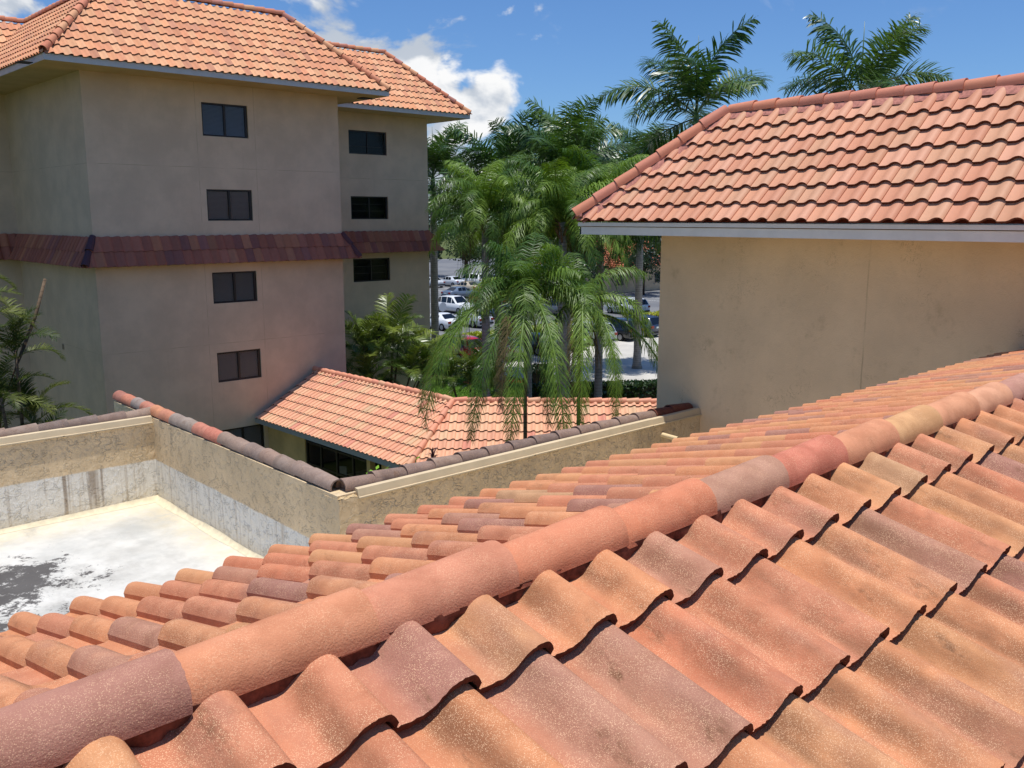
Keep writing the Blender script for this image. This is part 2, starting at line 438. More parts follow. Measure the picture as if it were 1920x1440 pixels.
def pal(cols, weights, spread=.06):
    L = [lin(c) for c in cols]
    def f(*_):
        c = random.choices(L, weights)[0]; k = 1 + random.gauss(0, spread); h = random.gauss(0, spread * .35)
        return (min(1, max(0, c[0] * k * (1 + h))), min(1, max(0, c[1] * k)), min(1, max(0, c[2] * k * (1 - h))))
    return f
near_pal = pal([(203, 138, 97), (199, 131, 98), (204, 145, 101), (178, 127, 103), (168, 118, 100), (197, 124, 91), (188, 144, 106)], [36, 30, 16, 12, 10, 6, 4], .03)
ridge_pal = pal([(208, 138, 100), (180, 130, 106), (206, 126, 90), (210, 152, 106), (200, 136, 106)], [30, 18, 18, 16, 14])
rb_pal = pal([(208, 150, 118), (202, 142, 112), (202, 152, 120), (212, 156, 126), (198, 144, 112)], [26, 24, 18, 18, 10], .015)
lb_pal = pal([(218, 156, 116), (210, 146, 110), (216, 162, 122), (198, 140, 110), (224, 168, 128)], [30, 24, 22, 14, 10], .05)
low_pal = pal([(222, 166, 132), (218, 158, 126), (222, 172, 136), (214, 154, 124), (208, 170, 134), (206, 138, 116)], [32, 26, 22, 12, 4, 2], .025)
band_pal = pal([(172, 106, 86), (162, 98, 80), (180, 116, 88), (148, 94, 84), (168, 102, 80)], [28, 24, 18, 12, 18], .06)
cap_old_pal = pal([(144, 124, 112), (134, 114, 104), (150, 130, 116), (126, 110, 102)], [26, 26, 20, 18], .05)

Zr = Vector((0, 0, 1))
def Z(z): return H + z

# ================================================================== GROUND
def ground():
    m, N, b = base_mat('ground_soil', .95, .1)
    co = N.new('ShaderNodeTexCoord').outputs['Object']
    N.l.new(N.mix(N.mapr(N.noise(co, .3, 6), .35, .65), lin((98, 102, 62)), lin((74, 88, 46))), b.inputs['Base Color'])
    o = MB().quad((-900, -900, 0), (900, -900, 0), (900, 900, 0), (-900, 900, 0)).build('ground', m); tag(o, kind='structure')
    m, N, b = base_mat('asphalt', .9, .2); co = N.new('ShaderNodeTexCoord').outputs['Object']
    c = N.mix(N.mapr(N.noise(co, .12, 6, .6), .35, .65), lin((104, 106, 110)), lin((124, 124, 124)))
    c = N.mix(N.math('MULTIPLY', N.mapr(N.noise(co, 40, 3), .4, .7), .25), c, lin((80, 82, 84)))
    N.l.new(c, b.inputs['Base Color'])
    o = MB().quad((28, 51.6, .008), (150, 51.6, .008), (150, 170, .008), (28, 170, .008)).build('parking_lot', m); tag(o, kind='structure')
    m, N, b = base_mat('concrete_drive', .9, .2); co = N.new('ShaderNodeTexCoord').outputs['Object']
    c = N.mix(N.mapr(N.noise(co, .25, 6, .6), .35, .65), lin((196, 192, 182)), lin((178, 174, 166)))
    N.l.new(c, b.inputs['Base Color'])
    o = MB().quad((38.2, 20, .012), (130, 20, .012), (130, 51.6, .012), (38.2, 51.6, .012)).build('driveway', m); tag(o, kind='structure')
    ker = simple('kerb_concrete', (186, 182, 172), .9, .2, var=.1)
    o = MB().box((38.05, 22, 0), (38.2, 46, .13)).build('kerb', ker); tag(o, kind='structure')
    o = MB().box((38.05, 51.6, 0), (118, 51.8, .13)).build('kerb', ker); tag(o, kind='structure')
    m, N, b = base_mat('lawn_grass', .9, .1); co = N.new('ShaderNodeTexCoord').outputs['Object']
    c = N.mix(N.mapr(N.noise(co, 3, 6, .7), .35, .65), lin((70, 104, 34)), lin((98, 128, 46)))
    N.l.new(c, b.inputs['Base Color']); N.l.new(N.bump(N.noise(co, 30, 3), .8, .05), b.inputs['Normal'])
    o = MB().quad((25, 25, .02), (38.05, 25, .02), (38.05, 43.2, .02), (25, 43.2, .02)).build('lawn', m); tag(o, kind='structure')
    # blades over the lawn
    V, F = [], []; rnd = random.Random(3)
    for _ in range(26000):
        x, y = rnd.uniform(28, 38), rnd.uniform(33, 43); a = rnd.uniform(0, 6.28); h = rnd.uniform(.04, .10); k = len(V)
        V += [(x - .02 * math.cos(a), y - .02 * math.sin(a), .02), (x + .02 * math.cos(a), y + .02 * math.sin(a), .02), (x + rnd.uniform(-.04, .04), y + rnd.uniform(-.04, .04), .02 + h)]; F.append((k, k + 1, k + 2))
    g = simple('grass_blade', (92, 126, 44), .8, .2, var=.3, scale=2)
    tag(link('grass', mk('grass', V, F, g)), 'short green lawn grass beyond the low tiled roof', 'grass', kind='stuff')
    mul = simple('mulch', (142, 62, 40), .95, .1, var=.35, scale=30)
    mb = MB(); pts = [(37 + math.cos(a) * 2.3 * (1 + .15 * math.sin(3 * a)), 40.6 + math.sin(a) * 1.7 * (1 + .1 * math.cos(2 * a))) for a in [2 * math.pi * k / 28 for k in range(28)]]
    mb.add([(x if x < 38.0 else 38.0, y, .035) for x, y in pts] + [(37, 40.6, .09)], [(k, (k + 1) % 28, 28) for k in range(28)])
    o = mb.build('mulch_bed', mul); tag(o, kind='structure')
    ln = simple('road_paint', (225, 225, 220), .8, .2)
    for Y0 in (52.4, 66.5, 80.5, 95):
        for k in range(26):
            o = MB().quad((40 + k * 3.1, Y0, .013), (40.12 + k * 3.1, Y0, .013), (40.12 + k * 3.1, Y0 + 5, .013), (40 + k * 3.1, Y0 + 5, .013)).build('parking_line', ln, None); tag(o, kind='structure')
ground()

# ================================================================== WALL BUILDER
def wall_rects(mb, x0, x1, z0, z1, holes, place, reveal, into):
    """flat wall with rectangular openings and reveals; place(u, z, depth) -> point"""
    us = sorted({x0, x1, *[h[0] for h in holes], *[h[1] for h in holes]}); zs = sorted({z0, z1, *[h[2] for h in holes], *[h[3] for h in holes]})
    for a, b in zip(us, us[1:]):
        for c, d in zip(zs, zs[1:]):
            if any(h[0] <= a and b <= h[1] and h[2] <= c and d <= h[3] for h in holes): continue
            mb.quad(place(a, c, 0), place(b, c, 0), place(b, d, 0), place(a, d, 0))
    for a, b, c, d in holes:
        r = reveal
        mb.quad(place(a, c, 0), place(a, d, 0), place(a, d, r), place(a, c, r)); mb.quad(place(b, d, 0), place(b, c, 0), place(b, c, r), place(b, d, r))
        mb.quad(place(a, d, 0), place(b, d, 0), place(b, d, r), place(a, d, r)); mb.quad(place(b, c, 0), place(a, c, 0), place(a, c, r), place(b, c, r))

def add_window(parent, x0, x1, z0, z1, Y, style, rnd):
    """sliding window in a wall that faces -Y; Y is the outer plane of the frame"""
    fr = .055
    mb = MB()
    mb.box((x0, Y, z0), (x1, Y + .07, z0 + fr)); mb.box((x0, Y, z1 - fr), (x1, Y + .07, z1))
    mb.box((x0, Y + .001, z0 + fr), (x0 + fr, Y + .069, z1 - fr)); mb.box((x1 - fr * 1.6, Y + .001, z0 + fr), (x1, Y + .069, z1 - fr))
    xm = (x0 + x1) / 2
    win = mb.build('window', M['bronze'], parent); win['label'] = 'dark sliding window'
    if style == 'grid':
        zc = z0 + (z1 - z0) * .33
        MB().box((x0 + fr, Y + .012, zc - .012), (x1 - fr * 1.6, Y + .05, zc + .012)).build('window_bar', M['bronze'], win)
        MB().box((xm - .02, Y + .008, z0 + fr), (xm + .02, Y + .055, z1 - fr)).build('window_bar', M['bronze'], win)
    elif style == 'bars':
        MB().box((xm - .03, Y + .008, z0 + fr), (xm + .03, Y + .055, z1 - fr)).build('window_bar', M['bronze'], win)
        for zc in (z0 + (z1 - z0) * .36, z0 + (z1 - z0) * .66):
            MB().box((x0 + fr, Y + .03, zc - .01), (x1 - fr * 1.6, Y + .05, zc + .01)).build('window_bar', M['bronze'], win)
    else:
        MB().box((xm - .035, Y - .004, z0 + fr), (xm + .035, Y + .06, z1 - fr)).build('meeting_rail', M['bronze'], win)
    for a, b in ((x0 + fr, xm - .03), (xm + .03, x1 - fr * 1.6)):
        MB().box((a, Y + .034, z0 + fr), (b, Y + .040, z1 - fr)).build('pane', M['pane'], win)
    # slatted blind behind the panes, dark room behind it
    bl = MB(); zz = z0 + fr + .01
    while zz < z1 - fr - .02:
        if style == 'bars':
            pass
        bl.quad((x0 + fr, Y + .048, zz), (x1 - fr, Y + .048, zz), (x1 - fr, Y + .064, zz + .036), (x0 + fr, Y + .064, zz + .036)); zz += .042
    if style in ('blind', 'blue'):
        bl.build('blind', M['blind_blue'] if style == 'blue' else M['blind'], win)
    MB().quad((x0, Y + .3, z0), (x1, Y + .3, z0), (x1, Y + .3, z1), (x0, Y + .3, z1)).build('room_behind', M['black'], win)
    return win

# ================================================================== LEFT BUILDING (mansard roof, four storeys)
def left_building():
    root = empty('apartment_building', (10.7, 31.45, 0))
    tag(root, 'four storey beige stucco building with orange tiled mansard roof', 'building')
    def K(o):                                        # keep world placing under the root
        o.matrix_parent_inverse = Matrix.Translation((-10.7, -31.45, 0)); return o
    wm = stucco_mat('beige_stucco', (214, 188, 162), fine=.5, stain=.10, blot=(.90, 1.06), joints=[('z', Z(1.70)), ('z', Z(-4.55)), ('x', 14.45), ('x', 16.65)])
    X0, X1, Y1, Yw, Xw, Yl = 10.70, 20.20, 31.45, 35.62, 27.80, 39.7
    ZT = Z(4.62)
    wins = [(14.67, 16.40, 2.78, 3.915, 'blue'), (14.68, 16.42, -.14, .955, 'blind'), (14.71, 16.44, -3.09, -1.97, 'blind'), (14.72, 16.45, -5.98, -4.88, 'blind'), (14.76, 16.44, -8.90, -7.77, 'blind')]
    wwin = [(23.39, 25.44, 2.77, 3.80, 'grid'), (23.41, 25.44, -.11, .91, 'bars'), (23.43, 25.47, -2.95, -1.89, 'bars'), (23.42, 25.48, -5.80, -4.72, 'bars'), (23.42, 25.48, -8.7, -7.6, 'grid')]
    mb = MB()
    wall_rects(mb, X0, X1, 0, ZT, [(a, b, Z(c), Z(d)) for a, b, c, d, _ in wins], lambda u, z, d: (u, Y1 + d, z), .10, None)
    wall_rects(mb, X1, Xw, 0, ZT, [(a, b, Z(c), Z(d)) for a, b, c, d, _ in wwin], lambda u, z, d: (u, Yw + d, z), .10, None)
    mb.quad((X0, Yl, 0), (X0, Y1, 0), (X0, Y1, ZT), (X0, Yl, ZT))
    mb.quad((X1, Y1, 0), (X1, Yw, 0), (X1, Yw, ZT), (X1, Y1, ZT))
    mb.quad((Xw, Yw, 0), (Xw, 60, 0), (Xw, 60, ZT), (Xw, Yw, ZT))
    mb.quad((-8, Yl, 0), (X0, Yl, 0), (X0, Yl, ZT), (-8, Yl, ZT))
    mb.quad((-8, 60, 0), (-8, Yl, 0), (-8, Yl, ZT), (-8, 60, ZT)); mb.quad((Xw, 60, 0), (-8, 60, 0), (-8, 60, ZT), (Xw, 60, ZT))
    K(mb.build('wall', wm, root))
    rnd = random.Random(5)
    for a, b, c, d, s in wins: K(add_window(root, a, b, Z(c), Z(d), Y1 + .05, s, rnd))
    for a, b, c, d, s in wwin: K(add_window(root, a, b, Z(c), Z(d), Yw + .05, s, rnd))
    # eaves: soffit and fascia
    zs, zf = Z(4.56), Z(4.74); o = 1.45
    XL, XR, YF = X0 - o, X1 + o - .10, Y1 - o                      # eave lines
    YW, XWR, YL = Yw - o, Xw + o - .05, Yl - o
    def sof(p): K(MB().add([(x, y, zs) for x, y in p], [tuple(range(len(p)))[::-1]]).build('soffit', M['soffit'], root))
    sof([(XL, YF), (XR, YF), (XR, YW), (XWR, YW), (XWR, 60), (XL - 20, 60), (XL - 20, YL), (XL, YL)])
    zt = zs - .012
    def fas(a, b, n):
        t = .03
        q = [(a[0], a[1]), (b[0], b[1]), (b[0] + n[0] * t, b[1] + n[1] * t), (a[0] + n[0] * t, a[1] + n[1] * t)]
        K(MB().prism([(x, y, zt) for x, y in q], [(x, y, zf) for x, y in q]).build('fascia', M['fascia'], root))
    fas((XL - .03, YF), (XR + .03, YF), (0, -1)); fas((XL, YF + .001), (XL, YL), (-1, 0)); fas((XR, YF + .001), (XR, YW - .035), (1, 0))
    fas((XR + .001, YW), (XWR + .03, YW), (0, -1)); fas((XWR, YW + .001), (XWR, 60), (1, 0)); fas((XL - 20, YL), (XL - .035, YL), (0, -1))
    # roof
    roof = MB(); run = 2.82; rise = 2.74; pitch = math.atan2(rise, run); ze = zf - .02; zt2 = ze + rise
    def pl(q): roof.quad(*q)
    pl([(XL, YF, ze), (XR, YF, ze), (XR - run, YF + run, zt2), (XL + run, YF + run, zt2)])
    pl([(XL, YL, ze), (XL, YF, ze), (XL + run, YF + run, zt2), (XL + run, YL + run, zt2)])
    pl([(XR, YF, ze), (XR, YW, ze), (XR - run, YW + run, zt2), (XR - run, YF + run, zt2)])
    pl([(XR, YW, ze), (XWR, YW, ze), (XWR - run, YW + run, zt2), (XR - run, YW + run, zt2)])
    pl([(XWR, YW, ze), (XWR, 60, ze), (XWR - run, 60, zt2), (XWR - run, YW + run, zt2)])
    pl([(XL - 20, YL, ze), (XL, YL, ze), (XL + run, YL + run, zt2), (XL - 20, YL + run, zt2)])
    roof.add([(XL + run, YF + run, zt2 - .05), (XR - run, YF + run, zt2 - .05), (XR - run, YW + run, zt2 - .05), (XWR - run, YW + run, zt2 - .05), (XWR - run, 60, zt2 - .05), (XL - 20, 60, zt2 - .05), (XL - 20, YL + run, zt2 - .05), (XL + run, YL + run, zt2 - .05)], [tuple(range(8))])
    ro = K(roof.build('roof', M['deck'], root))
    E, w = .43, .265
    P8 = [PROF[i] for i in (0, 2, 4, 6, 8, 10, 12, 15, 17)]
    tm = [s_tile('roof_tile', w, E, .062, .030, M['old_tile'], gap=.012, pts=P8, seed=k) for k in range(2)]
    F = Field(ro, 'roof_tile', M['old_tile_j'], 300)
    q2 = 1 / math.sqrt(2)
    fr_planes = [((XL, YF, 0), (q2, -q2, 0)), ((XR, YF, 0), (-q2, -q2, 0))]
    F.slope((0, -1), (XL, YF, ze), XR - XL, E, w, pitch, 9, tm, lb_pal, fr_planes, prio=1.25)
    F.slope((-1, 0), (XL, YL + run + .3, ze), YL - YF + run + .3, E, w, pitch, 9, tm, lb_pal, [((XL, YF, 0), (-q2, q2, 0)), ((XL, YL, 0), (q2, -q2, 0))], prio=.6)
    F.slope((0, -1), (XR - run - .3, YW, ze), XWR - XR + run + .3, E, w, pitch, 9, tm, lb_pal, [((XWR, YW, 0), (-q2, -q2, 0)), ((XR, YW, 0), (q2, q2, 0))])
    F.slope((0, -1), (XL - 8, YL, ze), 8 + run, E, w, pitch, 9, tm, lb_pal, [((XL, YL, 0), (-q2, q2, 0))])
    F.slope((1, 0), (XR, YF, ze), YW - YF + run, E, w, pitch, 9, tm, lb_pal, [((XR, YF, 0), (q2, q2, 0)), ((XR, YW, 0), (-q2, -q2, 0))], prio=.3)
    F.build()
    cm = [cap_mesh('ridge_cap', .10, .125, .50, .02, M['old_tile'], n=8, drop=.05, seed=k) for k in range(2)]
    capc = pal([(206, 136, 104), (196, 124, 96), (216, 160, 120), (190, 128, 110)], [4, 3, 2, 2])
    L = .09
    for (a, b, fl) in [((XL + .05, YF + .05, ze + .06), (XL + run, YF + run, zt2 + .02), True), ((XR - .05, YF + .05, ze + .06), (XR - run, YF + run, zt2 + .02), True),
                   ((XL + run, YF + run, zt2 + .02), (XR - run, YF + run, zt2 + .02), False), ((XL + run, YF + run, zt2 + .02), (XL + run, YL + run, zt2 + .02), False),
                   ((XWR - .05, YW + .05, ze + .06), (XWR - run, YW + run, zt2 + .02), True), ((XR - run, YW + run, zt2 + .02), (XWR - run, YW + run, zt2 + .02), False),
                   ((XL - 8, YL + run, zt2 + .02), (XL + run, YL + run, zt2 + .02), False), ((XR - run, YF + run, zt2 + .02), (XR - run, YW + run, zt2 + .02), False)]:
        run_caps(ro, 'ridge_cap', a, b, .42, cm, capc, L, flip=fl)
    # tiled skirt between the second and third floor
    sk = MB(); so = .46; zb, ztp = Z(-1.62), Z(-.66)
    loop = [(-8, Yl, 0), (X0, Yl, 1), (X0, Y1, 2), (X1, Y1, 3), (X1, Yw, 4), (Xw, Yw, 5), (Xw, 58, 6)]
    offs = [(0, -1), (-1, -1), (-1, -1), (1, -1), (1, -1), (1, -1), (1, 0)]
    outp = [(x + a * so, y + b * so) for (x, y, _), (a, b) in zip(loop, offs)]
    for k in range(6):
        (xa, ya, _), (xb, yb, _) = loop[k], loop[k + 1]; oa, ob = outp[k], outp[k + 1]
        sk.quad((*oa, zb), (*ob, zb), (xb, yb, ztp), (xa, ya, ztp)); sk.quad((*ob, zb), (*oa, zb), (xa, ya, zb), (xb, yb, zb))
    sko = K(sk.build('tiled_skirt', M['deck'], root))
    pk = math.atan2(ztp - zb, so); SE = math.hypot(ztp - zb, so) / 2; sw = .33
    P6 = [(0, .05), (.1, 0), (.3, .1), (.5, .6), (.7, 1), (.9, .75), (1.03, .2)]
    stm = [s_tile('skirt_tile', sw, SE, .060, .024, M['old_tile'], lap=.02, pts=P6, seed=k) for k in range(2)]
    G = Field(sko, 'skirt_tile', M['old_tile_j'], 300)
    def ang(n, t): return n
    G.slope((0, -1), (X0 - so, Y1 - so, zb), X1 - X0 + 2 * so, SE, sw, pk, 2, stm, band_pal, [((X0, Y1, 0), (q2, -q2, 0)), ((X1, Y1, 0), (-q2, -q2, 0))], nose=-.03)
    G.slope((-1, 0), (X0 - so, Yl, zb), Yl - Y1 + so, SE, sw, pk, 2, stm, band_pal, [((X0, Y1, 0), (-q2, q2, 0)), ((X0, Yl, 0), (q2, -q2, 0))], nose=-.03)
    G.slope((0, -1), (X1, Yw - so, zb), Xw - X1 + so, SE, sw, pk, 2, stm, band_pal, [((X1, Yw, 0), (q2, q2, 0)), ((Xw, Yw, 0), (-q2, -q2, 0))], nose=-.03)
    G.slope((0, -1), (X0 - 7, Yl - so, zb), 7, SE, sw, pk, 2, stm, band_pal, [((X0, Yl, 0), (-q2, q2, 0))], nose=-.03)
    G.slope((1, 0), (X1 + so, Y1 - so, zb), Yw - Y1 + so, SE, sw, pk, 2, stm, band_pal, [((X1, Y1, 0), (q2, q2, 0)), ((X1, Yw, 0), (-q2, -q2, 0))], nose=-.03, prio=.5)
    G.build()
    scm = [cap_mesh('skirt_cap', .10, .13, .58, .02, M['old_tile'], n=8, drop=.04)]
    scc = pal([(96, 62, 66), (84, 58, 66)], [1, 1])
    for (cx, cy, sx, sy) in ((X0, Y1, -1, -1), (X1, Y1, 1, -1)):
        run_caps(sko, 'skirt_cap', (cx + sx * (so + .02), cy + sy * (so + .02), zb + .03), (cx, cy, ztp + .03), .52, scm, scc, .0, flip=True)
    K(MB().box((X0 - .025, 35.31, Z(-4.76)), (X0 - .002, 35.47, Z(-4.57))).build('wall_plate', M['sill'], root))
    K(MB().box((8.75, 30.75, zs - .03), (9.15, 31.15, zs - .004)).build('soffit_vent', M['black'], root))
    K(MB().box((21.0, 30.9, zs - .03), (21.45, 31.3, zs - .004)).build('soffit_vent', M['black'], root))
left_building()

# ================================================================== RIGHT BUILDING
def right_building():
    root = empty('stucco_building', (11.05, 3, 0)); tag(root, 'tan stucco building with terracotta hip roof and white fascia', 'building')
    inv = Matrix.Translation((-11.05, -3, 0))
    def K(o): o.matrix_parent_inverse = inv; return o
    XW, YE, o = 11.05, 8.56, .83
    wm = stucco_mat('tan_stucco', (222, 192, 154), trowel=.14, fine=.5, stain=.08, cracks=.65, joints=[('y', 5.33)], blot=(.90, 1.05))
    zs, zf = Z(-.245), Z(-.083)
    mb = MB(); mb.quad((XW, YE, 0), (XW, -8, 0), (XW, -8, zs + .03), (XW, YE, zs + .03)); mb.quad((30, YE, 0), (XW, YE, 0), (XW, YE, zs + .03), (30, YE, zs + .03))
    mb.quad((XW, -8, 0), (30, -8, 0), (30, -8, zs + .03), (XW, -8, zs + .03)); mb.quad((30, -8, 0), (30, YE, 0), (30, YE, zs + .03), (30, -8, zs + .03))
    K(mb.build('wall', wm, root))
    XE, YN = XW - o, YE + o
    K(MB().add([(XE, -8.6, zs), (XE, YN, zs), (30, YN, zs), (30, -8.6, zs)], [(0, 1, 2, 3)]).build('soffit', M['soffit'], root))
    zm = Z(-.147)
    wf = simple('white_fascia', (214, 210, 202), .5, .4, var=.05, scale=4)
    K(MB().box((XE - .025, -8.6, zs - .012), (XE, YN + .025, zm)).build('fascia', wf, root))
    K(MB().box((XE - .025 + .0, YN, zs - .011), (30, YN + .024, zm - .001)).build('fascia', wf, root))
    K(MB().box((XE - .050, -8.6, zm + .012), (XE, YN + .045, zf)).build('drip_board', wf, root))
    K(MB().box((XE - .012, -8.6, zm - .004), (XE, YN + .012, zm + .013)).build('fascia_joint', M['sill'], root))
    K(MB().box((XE + .001, YN + .001, zm + .001), (30, YN + .044, zf - .001)).build('drip_board', wf, root))
    ze = zf + .012; run = 1.50; rise = 1.50; zt = ze + rise; pitch = math.atan2(rise, run)
    rb = MB(); rb.quad((XE - .02, YN + .02, ze), (XE - .02, -8.6, ze), (XE + run, -8.6, zt), (XE + run, YN - run, zt)); rb.quad((30, YN + .02, ze), (XE - .02, YN + .02, ze), (XE + run, YN - run, zt), (30, YN - run, zt))
    rb.quad((XE + run, YN - run, zt - .06), (XE + run, -8.6, zt - .06), (30, -8.6, zt - .06), (30, YN - run, zt - .06))
    ro = K(rb.build('roof', M['deck'], root))
    E, w = .303, .265
    tm = [s_tile('roof_tile', w, E, .056, .030, M['clay_tile'], nv=1, seed=k, gap=.010, pts=PROF[::2] + PROF[-1:]) for k in range(2)]
    F = Field(ro, 'roof_tile', M['clay_tile_j'], 300); q2 = 1 / math.sqrt(2)
    F.slope((-1, 0), (XE - .02, YN + .02, ze), YN + 5.5, E, w, pitch, 7, tm, rb_pal, [((XE, YN, 0), (-q2, -q2, 0))], nose=-.04, jit=.006, tilt=.35)
    F.slope((0, 1), (30, YN + .02, ze), 20, E, w, pitch, 7, tm, rb_pal, [((XE, YN, 0), (q2, q2, 0))], nose=-.04, prio=.2)
    F.build()
    cm = [cap_mesh('ridge_cap', .088, .100, .42, .016, M['clay_tile'], n=10, drop=.04)]
    capc = pal([(206, 134, 104), (200, 130, 106)], [1, 1], .03)
    run_caps(ro, 'hip_cap', (XE - .01, YN + .01, ze + .06), (XE + run, YN - run, zt + .03), .37, cm, capc, .075, flip=True)
    run_caps(ro, 'ridge_cap', (XE + run, -5, zt + .03), (XE + run, YN - run, zt + .03), .36, cm, capc, .05, flip=True)
    # mortar that seals hip and ridge caps: a bed on each side
    def bed(A, B, side, hgt, wid, seed):
        rnd = random.Random(seed); A, B = Vector(A), Vector(B); t = (B - A); n = 60; V = []; Fc = []
        for k in range(n + 1):
            p = A + t * k / n
            V.append(tuple(p + Vector(side) * (wid * rnd.uniform(.85, 1.2)) + Vector((0, 0, -hgt + rnd.uniform(-.01, .01)))))
            V.append(tuple(p + Vector(side) * (wid * .55) + Vector((0, 0, .012 + rnd.uniform(-.008, .008)))))
            V.append(tuple(p + Vector((0, 0, .02))))
        for k in range(n):
            for j in range(2): Fc.append((k * 3 + j, k * 3 + j + 1, k * 3 + 4 + j, k * 3 + 3 + j))
        link('mortar_bed', mk('mortar_bed', V, Fc, M['pink_mortar'], True), ro)
    hipn = (-q2, -q2, 0)
    bed((XE, YN, ze + .10), (XE + run, YN - run, zt + .07), hipn, .13, .15, 1); bed((XE, YN, ze + .10), (XE + run, YN - run, zt + .07), (q2, q2, 0), .13, .15, 2)
    bed((XE + run, YN - run, zt + .05), (XE + run, -5, zt + .05), (-1, 0, 0), .10, .14, 3)
    # closed end of the lowest hip cap
    vs = [(XE - .035, YN + .035, ze + .06)]
    sp = []
    for i in range(7):
        for j in range(13):
            a = math.pi / 2 * i / 6; b = math.pi * j / 12
            l = Vector((-q2, q2, 0)) * (math.sin(a) * .10); s = Vector((q2, q2, 0)) * (math.cos(b) * .112 * math.cos(a)); u = Vector((0, 0, 1)) * (math.sin(b) * .115 * math.cos(a))
            sp.append(tuple(Vector((XE - .01, YN + .01, ze + .075)) + l + s + u))
    link('hip_end', mk('hip_end', sp, [(i * 13 + j, i * 13 + j + 1, (i + 1) * 13 + j + 1, (i + 1) * 13 + j) for i in range(6) for j in range(12)], M['pink_mortar'], True), ro)
right_building()

# ================================================================== FLAT ROOF WITH PARAPETS
def flat_roof():
    m, N, b = base_mat('white_roof_coating', .85, .25)
    co = N.new('ShaderNodeTexCoord').outputs['Object']; x, y, z = N.sep(co)
    n = N.noise(co, 1.3, 8, .62); n2 = N.noise(co, 7, 7, .7); n3 = N.noise(N.map(co, (1, 1, 1), (4, 2, 0)), .9, 6, .6)
    c = N.mix(N.mapr(n, .42, .68), lin((210, 207, 198)), lin((186, 183, 174)))
    c = N.mix(N.math('MULTIPLY', N.mapr(n3, .48, .70), .55), c, lin((166, 166, 160)))
    # cream growth along the foot of the walls
    near = N.math('MAXIMUM', N.mapr(y, 11.8, 12.7), N.mapr(x, 4.2, 4.85))
    c = N.mix(N.math('MULTIPLY', near, N.mapr(n2, .30, .62, .12, .62)), c, lin((212, 196, 160)))
    c = N.mix(N.math('MULTIPLY', N.mapr(N.noise(N.map(co, (1.6, .7, 1), (7, 3, 0)), 1.7, 7, .68), .50, .72), N.mapr(x, 4.6, 2.2, .25, .75)), c, lin((150, 146, 138)))
    # worn patches where the black sheet shows
    d1 = N.vmath('DISTANCE', co, (2.35, 10.9, Z(-4.02)), out=1); d2 = N.vmath('DISTANCE', co, (1.9, 9.2, Z(-4.02)), out=1); d3 = N.vmath('DISTANCE', co, (3.15, 10.45, Z(-4.02)), out=1)
    dd = N.math('MAXIMUM', N.mapr(d1, 1.5, .0), N.math('MAXIMUM', N.mapr(d2, 1.7, .0), N.math('MULTIPLY', N.mapr(d3, .9, 0.0), .55)))
    mixn = N.math('ADD', N.math('ADD', N.math('MULTIPLY', n2, .50), N.math('MULTIPLY', N.noise(N.map(co, (1, 1, 1), (1, 5, 0)), 2.3, 8, .7), .44)), N.math('MULTIPLY', N.noise(co, 38, 5, .75), .18))
    pm = N.mapr(N.math('ADD', mixn, N.math('MULTIPLY', dd, .26)), .69, .75)
    pm2 = N.mapr(N.noise(co, 26, 4, .7), .70, .74)
    c = N.mix(N.math('MULTIPLY', pm, .92), c, lin((72, 68, 66)))
    c = N.mix(N.math('MULTIPLY', pm2, N.mapr(n3, .5, .6)), c, lin((74, 66, 56)))
    N.l.new(c, b.inputs['Base Color']); N.l.new(N.bump(N.math('ADD', n2, N.math('MULTIPLY', n, 2)), .4, .02), b.inputs['Normal'])
    o = MB().add([(-7, 3, Z(-4.02)), (11.05, 3, Z(-4.02)), (11.05, 7.9, Z(-4.02)), (5.0, 7.9, Z(-4.02)), (5.0, 12.9, Z(-4.02)), (-7, 12.9, Z(-4.02))], [(0, 1, 2, 3, 4, 5)]).build('flat_roof', m)
    tag(o, kind='structure')
    # rounded fillet at the foot of the walls
    fm = simple('coating_fillet', (222, 208, 176), .85, .2, var=.12, scale=9)
    mb = MB()
    def fil(a, b, n):
        a, b, n = Vector(a), Vector(b), Vector(n); k = 12; V = []; F = []
        for i in range(k + 1):
            p = a + (b - a) * i / k; r = .06 + .012 * math.sin(i * 1.7)
            V += [tuple(p + Vector((0, 0, r * 1.1)) + n * .002), tuple(p + n * r * .45 + Vector((0, 0, r * .38))), tuple(p + n * r * 1.25 + Vector((0, 0, .003)))]
        for i in range(k):
            for j in range(2): F.append((i * 3 + j, i * 3 + j + 1, i * 3 + 4 + j, i * 3 + 3 + j))
        mb.add(V, F)
    fil((-7, 12.77, Z(-4.02)), (4.96, 12.77, Z(-4.02)), (0, -1, 0)); fil((4.96, 12.77, Z(-4.02)), (4.84, 7.75, Z(-4.02)), (-1, .024, 0))
    tag(mb.build('roof_fillet', fm, None, True), kind='structure')
flat_roof()

